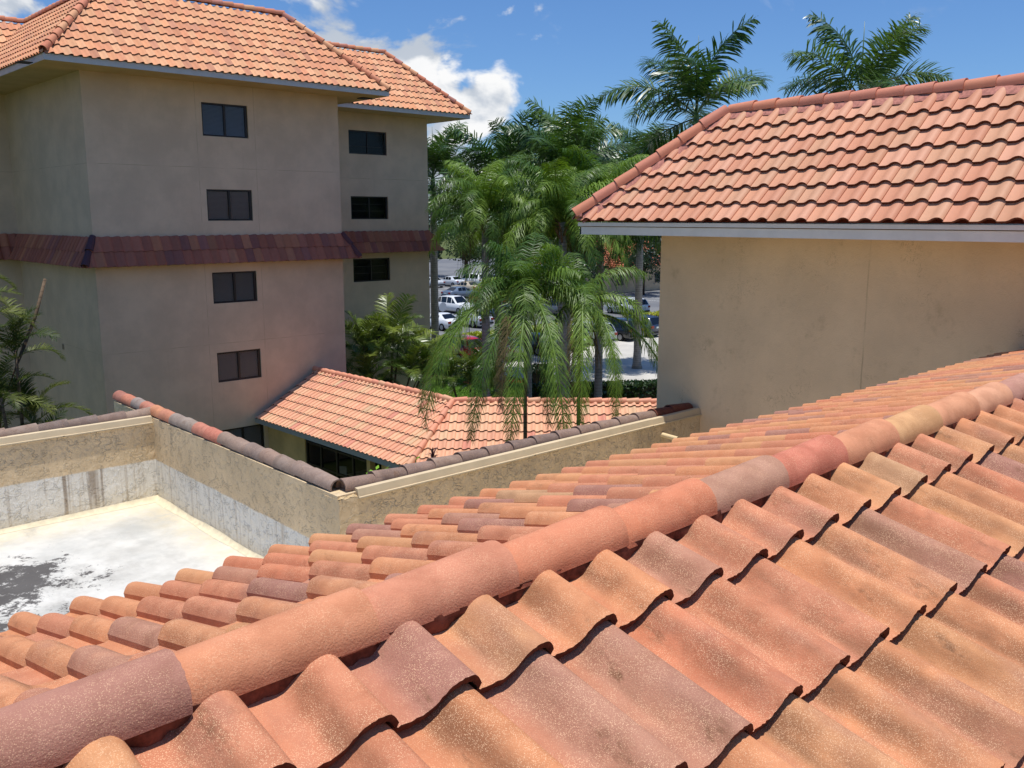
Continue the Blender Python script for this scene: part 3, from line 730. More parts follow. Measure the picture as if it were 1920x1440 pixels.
def parapets():
    capm = [cap_mesh('cap_tile', .090, .102, .47, .018, M['old_cap'], n=10, drop=.018, seed=k, jitter=.002) for k in range(3)]
    wst = stucco_mat('parapet_stucco', (236, 208, 166), trowel=.8, fine=.5, white_z=Z(-3.415), stain=.10)
    wst2 = stucco_mat('parapet_stucco_plain', (232, 204, 162), trowel=.8, fine=.5, stain=.12)
    zt = Z(-2.835)
    def flashing(parent, a, b, z0, cuts):
        # folded metal strip: slopes out from the tiles, then turns down over the wall
        xs = [a] + cuts + [b]
        for i, (p, q) in enumerate(zip(xs, xs[1:])):
            e = .0025 * (i % 2); P = Vector((p[0], p[1], 0)); Q = Vector((q[0] + (.02 if i < len(xs) - 2 else 0), q[1], 0)); t = (Q - P).normalized(); n = Vector((t.y, -t.x, 0))   # n: towards the roof side (-Y)
            mb = MB(); hs = [(.07, .088 + e), (.022, .080 + e), (.004, .002 + e), (-.014, -.001 + e), (-.014, -.016 + e), (.004, -.016 + e), (.03, .03 + e), (.07, .07 + e)]
            prof = [(-u, z) for u, z in hs]
            mb.prism([P + n * u + Vector((0, 0, z0 + z)) for u, z in prof], [Q + n * u + Vector((0, 0, z0 + z)) for u, z in prof])
            mb.build('flashing', M['flash'], parent)
    # A: along X on the left
    A = empty('parapet_wall', (-1, 12.9, Z(-4.02))); tag(A, 'parapet wall with grey cap tiles behind the white flat roof, running off the left edge', 'wall')
    inv = Matrix.Translation((1, -12.9, -Z(-4.02)))
    mb = MB(); mb.box((-7, 12.77, Z(-6)), (4.985, 13.03, zt)); o = mb.build('wall_body', wst, A)
    flashing(A, (-7, 12.755), (4.955, 12.755), Z(-2.866), [(1.1, 12.755), (3.75, 12.755)])
    run_caps(A, 'cap_tile', (-6.9, 12.93, Z(-2.80)), (4.92, 12.93, Z(-2.80)), .385, capm, cap_old_pal, 0, tilt=.8)
    for c in A.children: c.matrix_parent_inverse = inv
    # B: along Y, running towards the camera
    B = empty('parapet_wall', (4.95, 11, Z(-4.02))); tag(B, 'stained parapet wall with mixed red and grey cap tiles dividing flat roof from courtyard', 'wall')
    inv = Matrix.Translation((-4.95, -11, -Z(-4.02)))
    def xb(y): return 4.84 + (y - 7.75) * (4.96 - 4.84) / (12.77 - 7.75)
    mb = MB(); y0, y1 = 7.78, 14.35
    mb.prism([(xb(y0), y0, Z(-9)), (xb(y0) + .24, y0, Z(-9)), (xb(y1) + .24, y1, Z(-9)), (xb(y1), y1, Z(-9))], [(xb(y0), y0, zt + .03), (xb(y0) + .24, y0, zt + .03), (xb(y1) + .24, y1, zt + .03), (xb(y1), y1, zt + .03)])
    mb.build('wall_body', wst, B)
    capB = [cap_mesh('cap_tile', .092, .104, .47, .018, M['old_cap'], n=10, drop=.018, seed=k, jitter=.002) for k in range(3)]
    seqB = [(152, 132, 120), (148, 128, 116), (144, 126, 114), (150, 126, 112), (140, 122, 112), (152, 130, 116), (146, 126, 112), (190, 118, 98), (188, 124, 104), (152, 138, 126), (148, 134, 124), (190, 128, 102), (198, 136, 102), (186, 124, 104), (150, 136, 128), (192, 124, 100), (170, 114, 98), (206, 170, 114)]
    run_caps(B, 'cap_tile', (xb(7.95) + .11, 7.95, Z(-2.775)), (xb(14.3) + .11, 14.3, Z(-2.775)), .372, capB, lambda k: lin(seqB[min(k, len(seqB) - 1)]), 0, tilt=.9)
    for c in B.children: c.matrix_parent_inverse = inv
    # C: along X to the right building
    Cw = empty('parapet_wall', (8, 7.9, Z(-4.02))); tag(Cw, 'parapet wall with grey cap tiles and pale flashing meeting the right building', 'wall')
    inv = Matrix.Translation((-8, -7.9, -Z(-4.02)))
    mb = MB(); mb.box((4.84, 7.75, Z(-9)), (11.048, 8.02, zt - .01)); mb.build('wall_body', wst2, Cw)
    flashing(Cw, (5.07, 7.735), (11.045, 7.735), Z(-2.852), [(7.6, 7.735), (9.9, 7.735)])
    seqC = [(140, 118, 108), (132, 112, 102), (146, 124, 112), (126, 108, 100), (138, 116, 104), (150, 128, 114)]
    run_caps(Cw, 'cap_tile', (5.05, 7.92, Z(-2.795)), (10.99, 7.92, Z(-2.795)), .40, capm, lambda k: lin(random.choice(seqC)) if k > 1 else lin((118, 66, 52)), 0, flip=True, tilt=.8)
    # broken stucco stub at the corner
    stub = stucco_mat('broken_stucco', (226, 196, 148), trowel=.5, fine=1.0, stain=0)
    rnd = random.Random(2); V = []; F = []; nx, ny = 8, 6
    for j in range(ny):
        for i in range(nx):
            e = min(i, j, nx - 1 - i, ny - 1 - j)
            V.append((4.842 + .225 * i / (nx - 1), 7.752 + .13 * j / (ny - 1), Z(-2.846) + (0 if e == 0 else .022) + rnd.uniform(-.007, .012)))
    for j in range(ny - 1):
        for i in range(nx - 1): F.append((j * nx + i, j * nx + i + 1, (j + 1) * nx + i + 1, (j + 1) * nx + i))
    link('broken_top', mk('broken_top', V, F, stub), Cw)
    # dark mortar filling the end of the last cap tile
    mbm = MB(); ring = [(5.045, 7.92 + .10 * math.cos(a), Z(-2.80) + .105 * math.sin(a)) for a in [math.pi * k / 12 for k in range(13)]]
    mbm.add(ring + [(5.02, 7.92, Z(-2.76))], [(k, k + 1, 13) for k in range(12)]); mbm.build('mortar_plug', M['mortar'], Cw)
    for c in Cw.children: c.matrix_parent_inverse = inv
    p = MB(); p.tube([(10.14, 7.76, Z(-3.02)), (10.14, 7.47, Z(-3.035))], .033, 16, cap=False); p.tube([(10.14, 7.47, Z(-3.035)), (10.14, 7.76, Z(-3.02))], .026, 16, cap=False)
    k = 16; p.f += [(16 + i, 16 + (i + 1) % k, 32 + (k - (i + 1)) % k, 32 + (k - i) % k) for i in range(0)]
    po = p.build('drain_pipe', M['pipe'], None, True); tag(po, 'short cream overflow pipe sticking out of the parapet wall near the right building', 'pipe')
    q = MB(); q.tube([(10.14, 7.60, Z(-3.029)), (10.14, 7.601, Z(-3.029))], .027, 12); q.build('pipe_bore', M['black'], po)
parapets()

# ================================================================== FOREGROUND ROOF
def near_roof():
    root = empty('tiled_roof', (5, 1.59, Z(-4.0))); tag(root, 'foreground roof of sandy orange, tan and purple tiles with long ridge', 'roof')
    inv = Matrix.Translation((-5, -1.59, -Z(-4.0)))
    sl = .315; pitch = math.atan(sl); cp = math.cos(pitch); YR, ZRd = 1.59, Z(-.938); x0, x1 = -2.2, 11.0
    yn, yf = -.75, 3.62
    dk = MB(); dk.quad((x0, yn, ZRd - (YR - yn) * sl), (x1, yn, ZRd - (YR - yn) * sl), (x1, YR, ZRd), (x0, YR, ZRd)); dk.quad((x0, YR, ZRd), (x1, YR, ZRd), (x1, yf, ZRd - (yf - YR) * sl), (x0, yf, ZRd - (yf - YR) * sl))
    ro = dk.build('roof_deck', M['deck'], root)
    zf = ZRd - (yf - YR) * sl
    MB().box((x0, yf - .03, Z(-4.0)), (x1, yf - .005, zf - .02)).build('wall_below', stucco_mat('near_wall', (206, 180, 142), trowel=.8), root)
    w, E = .215, .385
    fine = []
    S = 30
    for k in range(S + 1):
        s = 1.03 * k / S; fine.append((s, 0))
    # smooth profile through PROF
    def sm(s):
        import bisect
        xs = [p[0] for p in PROF]; i = max(0, min(len(xs) - 2, bisect.bisect_right(xs, s) - 1)); a, b = PROF[i], PROF[i + 1]
        m0 = (PROF[i + 1][1] - PROF[max(i - 1, 0)][1]) / max(1e-6, PROF[i + 1][0] - PROF[max(i - 1, 0)][0]); m1 = (PROF[min(i + 2, len(xs) - 1)][1] - a[1]) / (PROF[min(i + 2, len(xs) - 1)][0] - a[0])
        h = b[0] - a[0]; t = (s - a[0]) / h
        return (2 * t ** 3 - 3 * t ** 2 + 1) * a[1] + (t ** 3 - 2 * t ** 2 + t) * h * m0 + (-2 * t ** 3 + 3 * t ** 2) * b[1] + (t ** 3 - t ** 2) * h * m1
    fine = [(s, sm(s)) for s, _ in fine]
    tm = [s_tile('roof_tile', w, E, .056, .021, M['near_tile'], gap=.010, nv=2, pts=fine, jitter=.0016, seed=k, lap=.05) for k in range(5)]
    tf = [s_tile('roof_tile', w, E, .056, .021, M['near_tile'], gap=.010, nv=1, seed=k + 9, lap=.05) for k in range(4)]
    F = Field(root, 'roof_tile', M['near_tile_far'], 300)
    # near slope: lowest nose row first; rows set so that the second row's noses lie where the photograph has them
    nose_y = 1.340; rows = 6; vy = nose_y - (rows - 1) * E * cp
    zb = ZRd - (YR - vy) * sl
    F.slope((0, -1), (x0, vy, zb), x1 - x0, E, w, pitch, rows, tm, near_pal, [((0, YR - .035, 0), (0, -1, 0))], nose=0, jit=.006, tilt=.5, prio=1.6, shift=.085 + .035)
    rowsf = 6
    F.slope((0, 1), (x1, yf, zf), x1 - x0, E, w, pitch, rowsf, tm[:2] + tf, near_pal, [((0, YR + .035, 0), (0, 1, 0))], nose=-.035, jit=.006, tilt=.6, shift=.06)
    F.build()
    cm = [cap_mesh('ridge_cap', .071, .080, .50, .017, M['cap_tile'], n=26, drop=.012, jitter=.0013, seed=k, nl=5) for k in range(4)]
    seq = {7: (172, 122, 104), 8: (208, 140, 104), 9: (204, 136, 106), 10: (207, 132, 98), 11: (206, 128, 94), 12: (184, 138, 114), 13: (202, 122, 98), 14: (208, 142, 106), 15: (210, 160, 112), 16: (208, 146, 110), 17: (212, 154, 120), 18: (190, 140, 122), 19: (208, 142, 106)}
    # joints lie every 0.41 m; the wide end of each cap is its +X end
    A = Vector((.62 - 8 * .41, YR, Z(-.881))); n = 36
    for k in range(n):
        mt = Matrix.Translation(A + Vector((k * .41 - .09, random.gauss(0, .0025), random.gauss(0, .0012)))) @ Matrix.Rotation(math.radians(random.gauss(0, .5)), 4, 'Z') @ Matrix.Rotation(math.radians(.4 + random.gauss(0, .35)), 4, 'Y')
        if A.x + k * .41 + .41 > x1: break
        link('ridge_cap', random.choice(cm), root, mt, lin(seq[k]) if k in seq else ridge_pal())
    # mortar bed under the caps, both sides, ragged lower edge
    rnd = random.Random(11)
    for s in (-1, 1):
        V, Fc = [], []; n = 520
        for k in range(n + 1):
            x = x0 + (x1 - x0) * k / n; r1 = rnd.uniform(-.003, .003); r2 = rnd.uniform(-.006, .006) + .004 * math.sin(x * 9)
            r3 = rnd.uniform(-.010, .006); V += [(x, YR + s * (.072 + r1), Z(-.876)), (x, YR + s * (.072 + r1 + r3), Z(-.898) + r2), (x, YR + s * (.066 + r2 + r3), Z(-.925)), (x, YR + s * (.058 + r3), Z(-.985))]
        for k in range(n):
            for j in range(3): Fc.append((k * 4 + j, k * 4 + j + 1, k * 4 + 5 + j, k * 4 + 4 + j))
        link('mortar_bed', mk('mortar_bed', V, Fc, M['mortar'], True), root)
    for c in root.children: c.matrix_parent_inverse = inv
    # dropped twigs
    tw = simple('dry_twig', (120, 50, 30), .9, .2, var=.3, scale=60)
    def up(x, y): return ZRd - abs(YR - y) * sl
    mb = MB(); a = Vector((1.93, 1.115, 0)); a.z = up(1.93, 1.115) + .047
    mb.tube([a, a + Vector((.03, -.012, .004)), a + Vector((.065, -.02, -.004))], [.0035, .005, .001], 6); mb.tube([a + Vector((.02, -.01, .002)), a + Vector((.03, -.035, .004))], [.002, .001], 5)
    tag(mb.build('dry_twig', tw), 'small reddish dry twig lying on a purple tile in the foreground', 'twig')
near_roof()

# ================================================================== LOW ROOF IN THE COURTYARD
def low_building():
    root = empty('low_building', (18.7, 25, 0)); tag(root, 'low courtyard building with pale orange tiled roof bending around a hip', 'building')
    inv = Matrix.Translation((-18.7, -25, 0))
    def K(o): o.matrix_parent_inverse = inv; return o
    zr, ze = Z(-6.0), Z(-7.50); XR, run = 18.74, 2.64; YB, Yt = 22.85, 31.44; XE = XR - run
    q2 = 1 / math.sqrt(2); d2 = Vector((-q2, -q2, 0)); t2 = Vector((q2, -q2, 0))
    bend = Vector((XR, YB, zr)); cor = Vector((XR - run, YB - run * .4142, ze)); corb = Vector((XR + run, YB + run * .4142, ze))
    Ln = 14.0; end = bend + t2 * Ln
    pitch = math.atan2(zr - ze, run)
    r = MB(); r.quad((XE, Yt, ze), tuple(cor), tuple(bend), (XR, Yt, zr)); r.quad(tuple(cor), tuple(Vector((end.x, end.y, ze)) + d2 * run), tuple(end), tuple(bend))
    r.quad((XR + run, Yt, ze), (XR, Yt, zr), tuple(bend), tuple(corb)); r.quad(tuple(corb), tuple(bend), tuple(end), tuple(Vector((end.x, end.y, ze)) - d2 * run))
    ro = K(r.build('roof', M['deck'], root))
    E, w = .412, .25
    tm = [s_tile('roof_tile', w, E, .060, .030, M['clay_tile'], gap=.012, pts=[PROF[i] for i in (0, 2, 4, 6, 8, 10, 12, 15, 17)], seed=k) for k in range(2)]
    F = Field(ro, 'roof_tile', M['clay_tile_j'], 300)
    hn = (Vector((0, 1, 0)) + Vector((-q2, q2, 0))); h = (cor - bend); hp = Vector((-h.y, h.x, 0)).normalized()
    if hp.dot(Vector((0, 1, 0))) < 0: hp = -hp
    F.slope((-1, 0), (XE, Yt - .12, ze), Yt - YB + 1.4, E, w, pitch, 8, tm, low_pal, [(tuple(bend), tuple(hp)), ((XR - .02, 0, 0), (-1, 0, 0))], prio=1.3)
    e0 = Vector((bend.x, bend.y, ze)) + d2 * run - t2 * 1.3
    F.slope((-1, -1), tuple(e0), Ln + 1.0, E, w, pitch, 8, tm, low_pal, [(tuple(bend), tuple(-hp)), (tuple(bend + d2 * .02), tuple(d2))])
    e1 = Vector((end.x, end.y, ze)) - d2 * run
    F.build()
    cm = [cap_mesh('ridge_cap', .085, .11, .46, .018, M['clay_tile'], n=8, drop=.05)]
    cc = pal([(222, 152, 122), (214, 142, 116), (218, 164, 130)], [3, 2, 2], .04)
    run_caps(ro, 'ridge_cap', (XR, Yt - .05, zr + .03), (XR, YB, zr + .03), .40, cm, cc, .05, flip=True)
    run_caps(ro, 'ridge_cap', tuple(bend + Vector((0, 0, .03))), tuple(end + Vector((0, 0, .03))), .40, cm, cc, .05)
    run_caps(ro, 'hip_cap', tuple(cor + Vector((0, 0, .05))), tuple(bend + Vector((0, 0, .03))), .40, cm, cc, .055, flip=True)
    gm = simple('grey_fascia', (150, 152, 154), .6, .4, var=.06)
    e2 = Vector((end.x, end.y, ze)) + d2 * run
    def fas(a, b, n):
        a, b, n = Vector(a), Vector(b), Vector(n); q = [a, b, b + n * .03, a + n * .03]
        K(MB().prism([(p.x, p.y, ze - .17) for p in q], [(p.x, p.y, ze + .015) for p in q]).build('fascia', gm, root))
    fas((XE, Yt, 0), (XE, cor.y, 0), (-1, 0, 0)); fas((cor.x, cor.y, 0), (e2.x, e2.y, 0), d2)
    XWl = XE + .50
    cw = Vector((XWl, YB - (run - .5) * .4142, 0)); ew = Vector((end.x, end.y, 0)) + d2 * (run - .5)
    K(MB().add([(XE, Yt, ze - .16), (XE, cor.y, ze - .16), (e2.x, e2.y, ze - .16), (ew.x, ew.y, ze - .159), (cw.x, cw.y, ze - .159), (XWl, Yt, ze - .159)], [(0, 1, 4, 5), (1, 2, 3, 4)]).build('soffit', M['soffit'], root))
    ym = stucco_mat('yellow_stucco', (208, 176, 122), fine=.4, stain=.05)
    Y0 = 28.74
    K(MB().box((XWl, Y0, 0), (XWl + .2, Yt, ze - .15)).build('wall', ym, root))
    K(MB().box((XWl, cw.y, 0), (XWl + .2, 23.95, ze - .15)).build('wall', ym, root))
    K(MB().box((XWl, 24.6, 0), (XWl + .2, 24.80, ze - .15)).build('column', ym, root))
    b2 = MB(); b2.quad((ew.x, ew.y, 0), (cw.x, cw.y, 0), (cw.x, cw.y, ze - .15), (ew.x, ew.y, ze - .15)); K(b2.build('wall', ym, root))
    back = Vector((end.x, end.y, 0)) - d2 * (run - .5)
    K(MB().quad((XR + run - .5, Yt, 0), (XR + run - .5, YB, 0), (XR + run - .5, YB, ze), (XR + run - .5, Yt, ze)).build('wall', ym, root))
    # glazed front with dark frame and the room behind it
    fl = simple('room_floor', (120, 104, 86), .6, .4); K(MB().box((XWl + .2, 24, .02), (XWl + 4.2, Y0, .06)).build('room_floor', fl, root))
    gf = MB(); gl = empty('glazed_front', (0, 0, 0), root); K(gl)
    for y in (24.82, 25.67, 26.67, 27.70, 28.66): MB().box((XWl + .04, y, 0), (XWl + .12, y + .07, ze - .15)).build('mullion', M['bronze'], gl)
    for z in (.0, .95, 1.75): MB().box((XWl + .05, 24.8, z), (XWl + .11, Y0, z + .06)).build('transom', M['bronze'], gl)
    for a, b in zip((24.89, 25.74, 26.74, 27.77), (25.67, 26.67, 27.70, 28.66)):
        for z0, z1 in ((.06, .95), (1.01, 1.75), (1.81, ze - .16)): MB().box((XWl + .075, a, z0), (XWl + .081, b, z1)).build('pane', M['pane'], gl)
    K(MB().box((XWl + 4.2, 24, 0), (XWl + 4.3, Y0, ze - .2)).build('inner_wall', simple('inner_wall', (70, 60, 52), .9, .1), root))
low_building()

# furniture standing behind the glass
def furniture():
    wd = simple('pale_wood', (196, 168, 128), .5, .4, var=.1, scale=8); ch = simple('chair_frame', (60, 46, 36), .5, .4); cu = simple('seat_cushion', (200, 190, 170), .9, .2)
    for i, (x, y) in enumerate(((17.55, 25.3), (17.7, 26.6))):
        t = empty('table', (x, y, .06)); tag(t, 'pale wooden table behind the glazed front, ' + ('nearer the column' if i == 0 else 'nearer the door'), 'table', 'tables in the courtyard room')
        bevel(MB().box((-.45, -.45, .70), (.45, .45, .74)).build('tabletop', wd, t).data, .01)
        for sx in (-1, 1):
            for sy in (-1, 1): MB().tube([(sx * .38, sy * .38, 0), (sx * .38, sy * .38, .70)], .025, 8).build('leg', ch, t)
    for i, (x, y, a) in enumerate(((17.1, 25.95, 0), (17.15, 27.35, .6))):
        t = empty('chair', (x, y, .06)); t.rotation_euler.z = a; tag(t, 'dark framed chair with pale seat ' + ('between the two tables' if i == 0 else 'left of both tables'), 'chair', 'chairs in the courtyard room')
        bevel(MB().box((-.22, -.22, .42), (.22, .22, .48)).build('seat', cu, t).data, .015); bevel(MB().box((.19, -.21, .55), (.23, .21, .92)).build('backrest', cu, t).data, .01)
        for sx in (-1, 1):
            for sy in (-1, 1): MB().tube([(sx * .19, sy * .19, 0), (sx * .2, sy * .2, .92 if sx > 0 else .42)], .017, 8).build('leg', ch, t)
furniture()
# ================================================================== PLANTS
def leaf_mat(name, c, c2, rough=.36, trans=.22, spec=.6):
    m, N, b = base_mat(name, rough, spec)
    oi = N.new('ShaderNodeObjectInfo'); co = N.new('ShaderNodeTexCoord').outputs['Object']
    f = N.mapr(N.math('ADD', N.math('MULTIPLY', N.noise(co, 3.0, 2), .7), N.math('MULTIPLY', oi.outputs['Random'], .45)), .35, .85)
    col = N.mix(f, lin(c), lin(c2)); N.l.new(col, b.inputs['Base Color'])
    tr = N.new('ShaderNodeBsdfTranslucent'); N.l.new(N.mix(1.0, col, (1.25, 1.35, .55), 'MULTIPLY'), tr.inputs[0])
    mx = N.new('ShaderNodeMixShader', ins={0: trans}); N.l.new(b.outputs[0], mx.inputs[1]); N.l.new(tr.outputs[0], mx.inputs[2])
    N.l.new(mx.outputs[0], m.node_tree.nodes['Material Output'].inputs[0]); return m
M['royal'] = leaf_mat('royal_palm_leaf', (54, 86, 40), (96, 122, 58))
M['queen'] = leaf_mat('queen_palm_leaf', (62, 94, 30), (122, 150, 56), rough=.45, spec=.4)
M['areca_dark'] = leaf_mat('clump_palm_leaf', (56, 74, 32), (112, 118, 54), rough=.5, spec=.3)
M['areca'] = leaf_mat('areca_leaf', (72, 98, 36), (128, 142, 60))
M['leaf_dark'] = leaf_mat('tree_leaf', (34, 54, 26), (62, 86, 38), trans=.15)
M['hedge_y'] = leaf_mat('gold_hedge_leaf', (150, 160, 30), (206, 196, 44), trans=.2)
M['hedge_g'] = leaf_mat('green_hedge_leaf', (40, 62, 28), (62, 88, 36), trans=.15)
M['dead'] = simple('dead_frond', (96, 84, 56), .9, .2, var=.3)
def bark_mat(name, c, rings):
    m, N, b = base_mat(name, .9, .2); co = N.new('ShaderNodeTexCoord').outputs['Object']; z = N.sep(co)[2]
    r = N.math('SINE', N.math('MULTIPLY', N.math('ADD', z, N.math('MULTIPLY', N.noise(co, 4, 3), .03)), rings))
    f = N.math('ADD', N.math('MULTIPLY', N.mapr(r, .7, 1.0), .5), N.math('MULTIPLY', N.mapr(N.noise(co, 5, 5), .4, .7), .4))
    N.l.new(N.mix(f, lin(c), lin(tuple(v * .6 for v in c))), b.inputs['Base Color']); return m
M['bark_grey'] = bark_mat('palm_bark_grey', (158, 150, 140), 45); M['bark_brown'] = bark_mat('palm_bark_brown', (120, 100, 80), 40)
M['shaft'] = simple('crownshaft', (92, 118, 58), .5, .4, var=.15)
M['bark'] = simple('tree_bark', (84, 70, 58), .95, .1, var=.3)

def frond(name, mat, L, a0, droop, n, leaf, lw, style, seed, start=.14, ex=1.25):
    """one pinnate leaf in the xz plane: stalk plus leaflets on both sides"""
    r = random.Random(seed); S = 14; P = []; T = []; p = Vector((0, 0, 0)); sway = r.uniform(-.25, .25)
    for k in range(S + 1):
        s = k / S; a = math.radians(a0 - droop * s ** ex); t = Vector((math.cos(a), sway * s * .5, math.sin(a))).normalized()
        P.append(p.copy()); T.append(t); p = p + t * (L / S)
    mb = MB(); mb.tube(P, [max(.006, .035 * (1 - .85 * k / S)) * (L / 4) for k in range(S + 1)], 5, cap=False)
    V, F = mb.v, mb.f
    for i in range(n):
        s = start + (1 - start) * (i + r.uniform(-.3, .3)) / (n - 1); s = min(.999, max(start, s)); k = min(S - 1, int(s * S)); f = s * S - k
        c = P[k].lerp(P[k + 1], f); t = T[k].lerp(T[k + 1], f).normalized()
        ln = leaf * (.45 + .55 * math.sin(math.pi * min(1, (s - start) / (1 - start) * .85 + .12))) * r.uniform(.85, 1.1)
        if s > .9: ln *= .75
        side0 = Vector((0, 0, 1)).cross(t); side0 = side0.normalized() if side0.length > .05 else Vector((0, 1, 0)); up = t.cross(side0)
        for sd in (-1, 1):
            if r.random() < .04: continue
            if style == 'royal': e = math.radians(r.choice((30, 5, -22, -40)) + r.uniform(-10, 10)); fw = r.uniform(.45, .75); dr = .28
            elif style == 'hang': e = math.radians(r.uniform(-45, 45)); fw = r.uniform(.9, 1.7); dr = .6
            elif style == 'queen': e = math.radians(r.uniform(-35, 30)); fw = r.uniform(.35, .8); dr = .95
            else: e = math.radians(r.uniform(12, 42)); fw = r.uniform(.6, .95); dr = .30
            d = (side0 * sd * math.cos(e) + up * math.sin(e) + t * fw).normalized()
            g = Vector((0, 0, -1)); w = lw * r.uniform(.8, 1.15) * (.6 + .4 * ln / leaf)
            q0 = c; q1 = c + d * ln * .45 + g * ln * dr * .12; d2 = (d + g * dr).normalized(); q2 = q1 + d2 * ln * .33; d3 = (d2 + g * dr * .9).normalized(); q3 = q2 + d3 * ln * .27
            wv = t * w * .5
            b = len(V); V += [tuple(q0 - wv * .6), tuple(q0 + wv * .6), tuple(q1 + wv), tuple(q1 - wv), tuple(q2 + wv * .75), tuple(q2 - wv * .75), tuple(q3)]
            F += [(b, b + 1, b + 2, b + 3), (b + 3, b + 2, b + 4, b + 5), (b + 5, b + 4, b + 6)]
    return mk(name, V, F, mat, True)

FR = {}
def fronds(style):
    if style == 'areca_dark' and style not in FR:
        FR[style] = []
        for row in fronds('areca'):
            FR[style].append([])
            for m in row:
                c = m.copy(); c.materials[0] = M['areca_dark']; FR[style][-1].append(c)
    if style in FR: return FR[style]
    out = []
    if style == 'royal':
        for k, (a, d) in enumerate(((84, 62), (72, 78), (58, 82), (44, 78), (28, 74), (10, 66), (-12, 52))):
            out.append([frond('frond', M['royal'], 3.8, a, d, 84, 1.0, .075, 'royal', 10 * k + j) for j in range(2)])
    elif style == 'queen':
        for k, (a, d) in enumerate(((86, 90), (74, 120), (60, 132), (46, 132), (30, 122), (12, 105), (-8, 84))):
            out.append([frond('frond', M['queen'], 4.2, a, d, 92, .95, .042, 'queen', 100 + 10 * k + j) for j in range(2)])
    elif style == 'queen_long':               # short upright leaves, then long ones that hang straight down
        for k, (L, a, d, ex) in enumerate(((2.2, 86, 70, 1.2), (2.6, 76, 110, 1.0), (2.9, 66, 130, .9), (3.2, 60, 140, .8), (6.0, 74, 163, .40), (6.3, 62, 151, .38), (6.2, 46, 135, .40))):
            out.append([frond('frond', M['queen'], L, a, d, int((42 if k > 3 else 30) * L), .68 if k > 3 else .75, .030, 'hang' if k > 3 else 'queen', 300 + 10 * k + j, ex=ex) for j in range(2)])
    else:
        for k, (a, d) in enumerate(((85, 55), (74, 85), (62, 100), (48, 105), (32, 100))):
            out.append([frond('frond', M['areca'], 2.1, a, d, 46, .60, .045, 'areca', 200 + 10 * k + j) for j in range(2)])
    FR[style] = out; return out

def put_frond(me, root, at, az, roll=0.0, scale=1.0, lean=0.0):
    mt = Matrix.Translation(at) @ Matrix.Rotation(az, 4, 'Z') @ Matrix.Rotation(roll, 4, 'X') @ Matrix.Rotation(lean, 4, 'Y') @ Matrix.Scale(scale, 4)
    return link('frond', me, root, mt)

def royal_palm(x, y, zc, label, seed, n=16, scale=1.0, trunk=.24, az0=None, spear=True):
    r = random.Random(seed); root = empty('palm_tree', (x, y, 0)); tag(root, label, 'palm tree', 'royal palms')
    hc = zc - 1.7 * scale
    mb = MB(); zs = [0, .3, 1.2, hc * .35, hc * .6, hc]; mb.tube([(0, 0, z) for z in zs], [trunk * k for k in (1.5, 1.25, 1.02, 1.05, 1.0, .82)], 14); mb.build('trunk', M['bark_grey'], root, True)
    mb = MB(); mb.tube([(0, 0, hc - .02), (0, 0, hc + .4), (0, 0, zc - .3), (0, 0, zc)], [trunk * .86, trunk * .8, trunk * .55, trunk * .4], 12); mb.build('crownshaft', M['shaft'], root, True)
    fs = fronds('royal'); a = r.uniform(0, 6.28) if az0 is None else az0
    for k in range(n):
        c = min(len(fs) - 1, int(len(fs) * (k + .5) / n)); a += 2.39996 + r.uniform(-.15, .15)
        put_frond(r.choice(fs[c]), root, (0, 0, zc - .08 - .25 * k / n), a, r.uniform(-.35, .35), scale * r.uniform(.88, 1.05))
    if spear:
        mb = MB(); mb.tube([(0, 0, zc - .2), (.03, .02, zc + 1.2), (.05, .05, zc + 2.7 * scale)], [.06, .05, .008], 6); mb.build('spear_leaf', M['royal'], root, True)
    return root
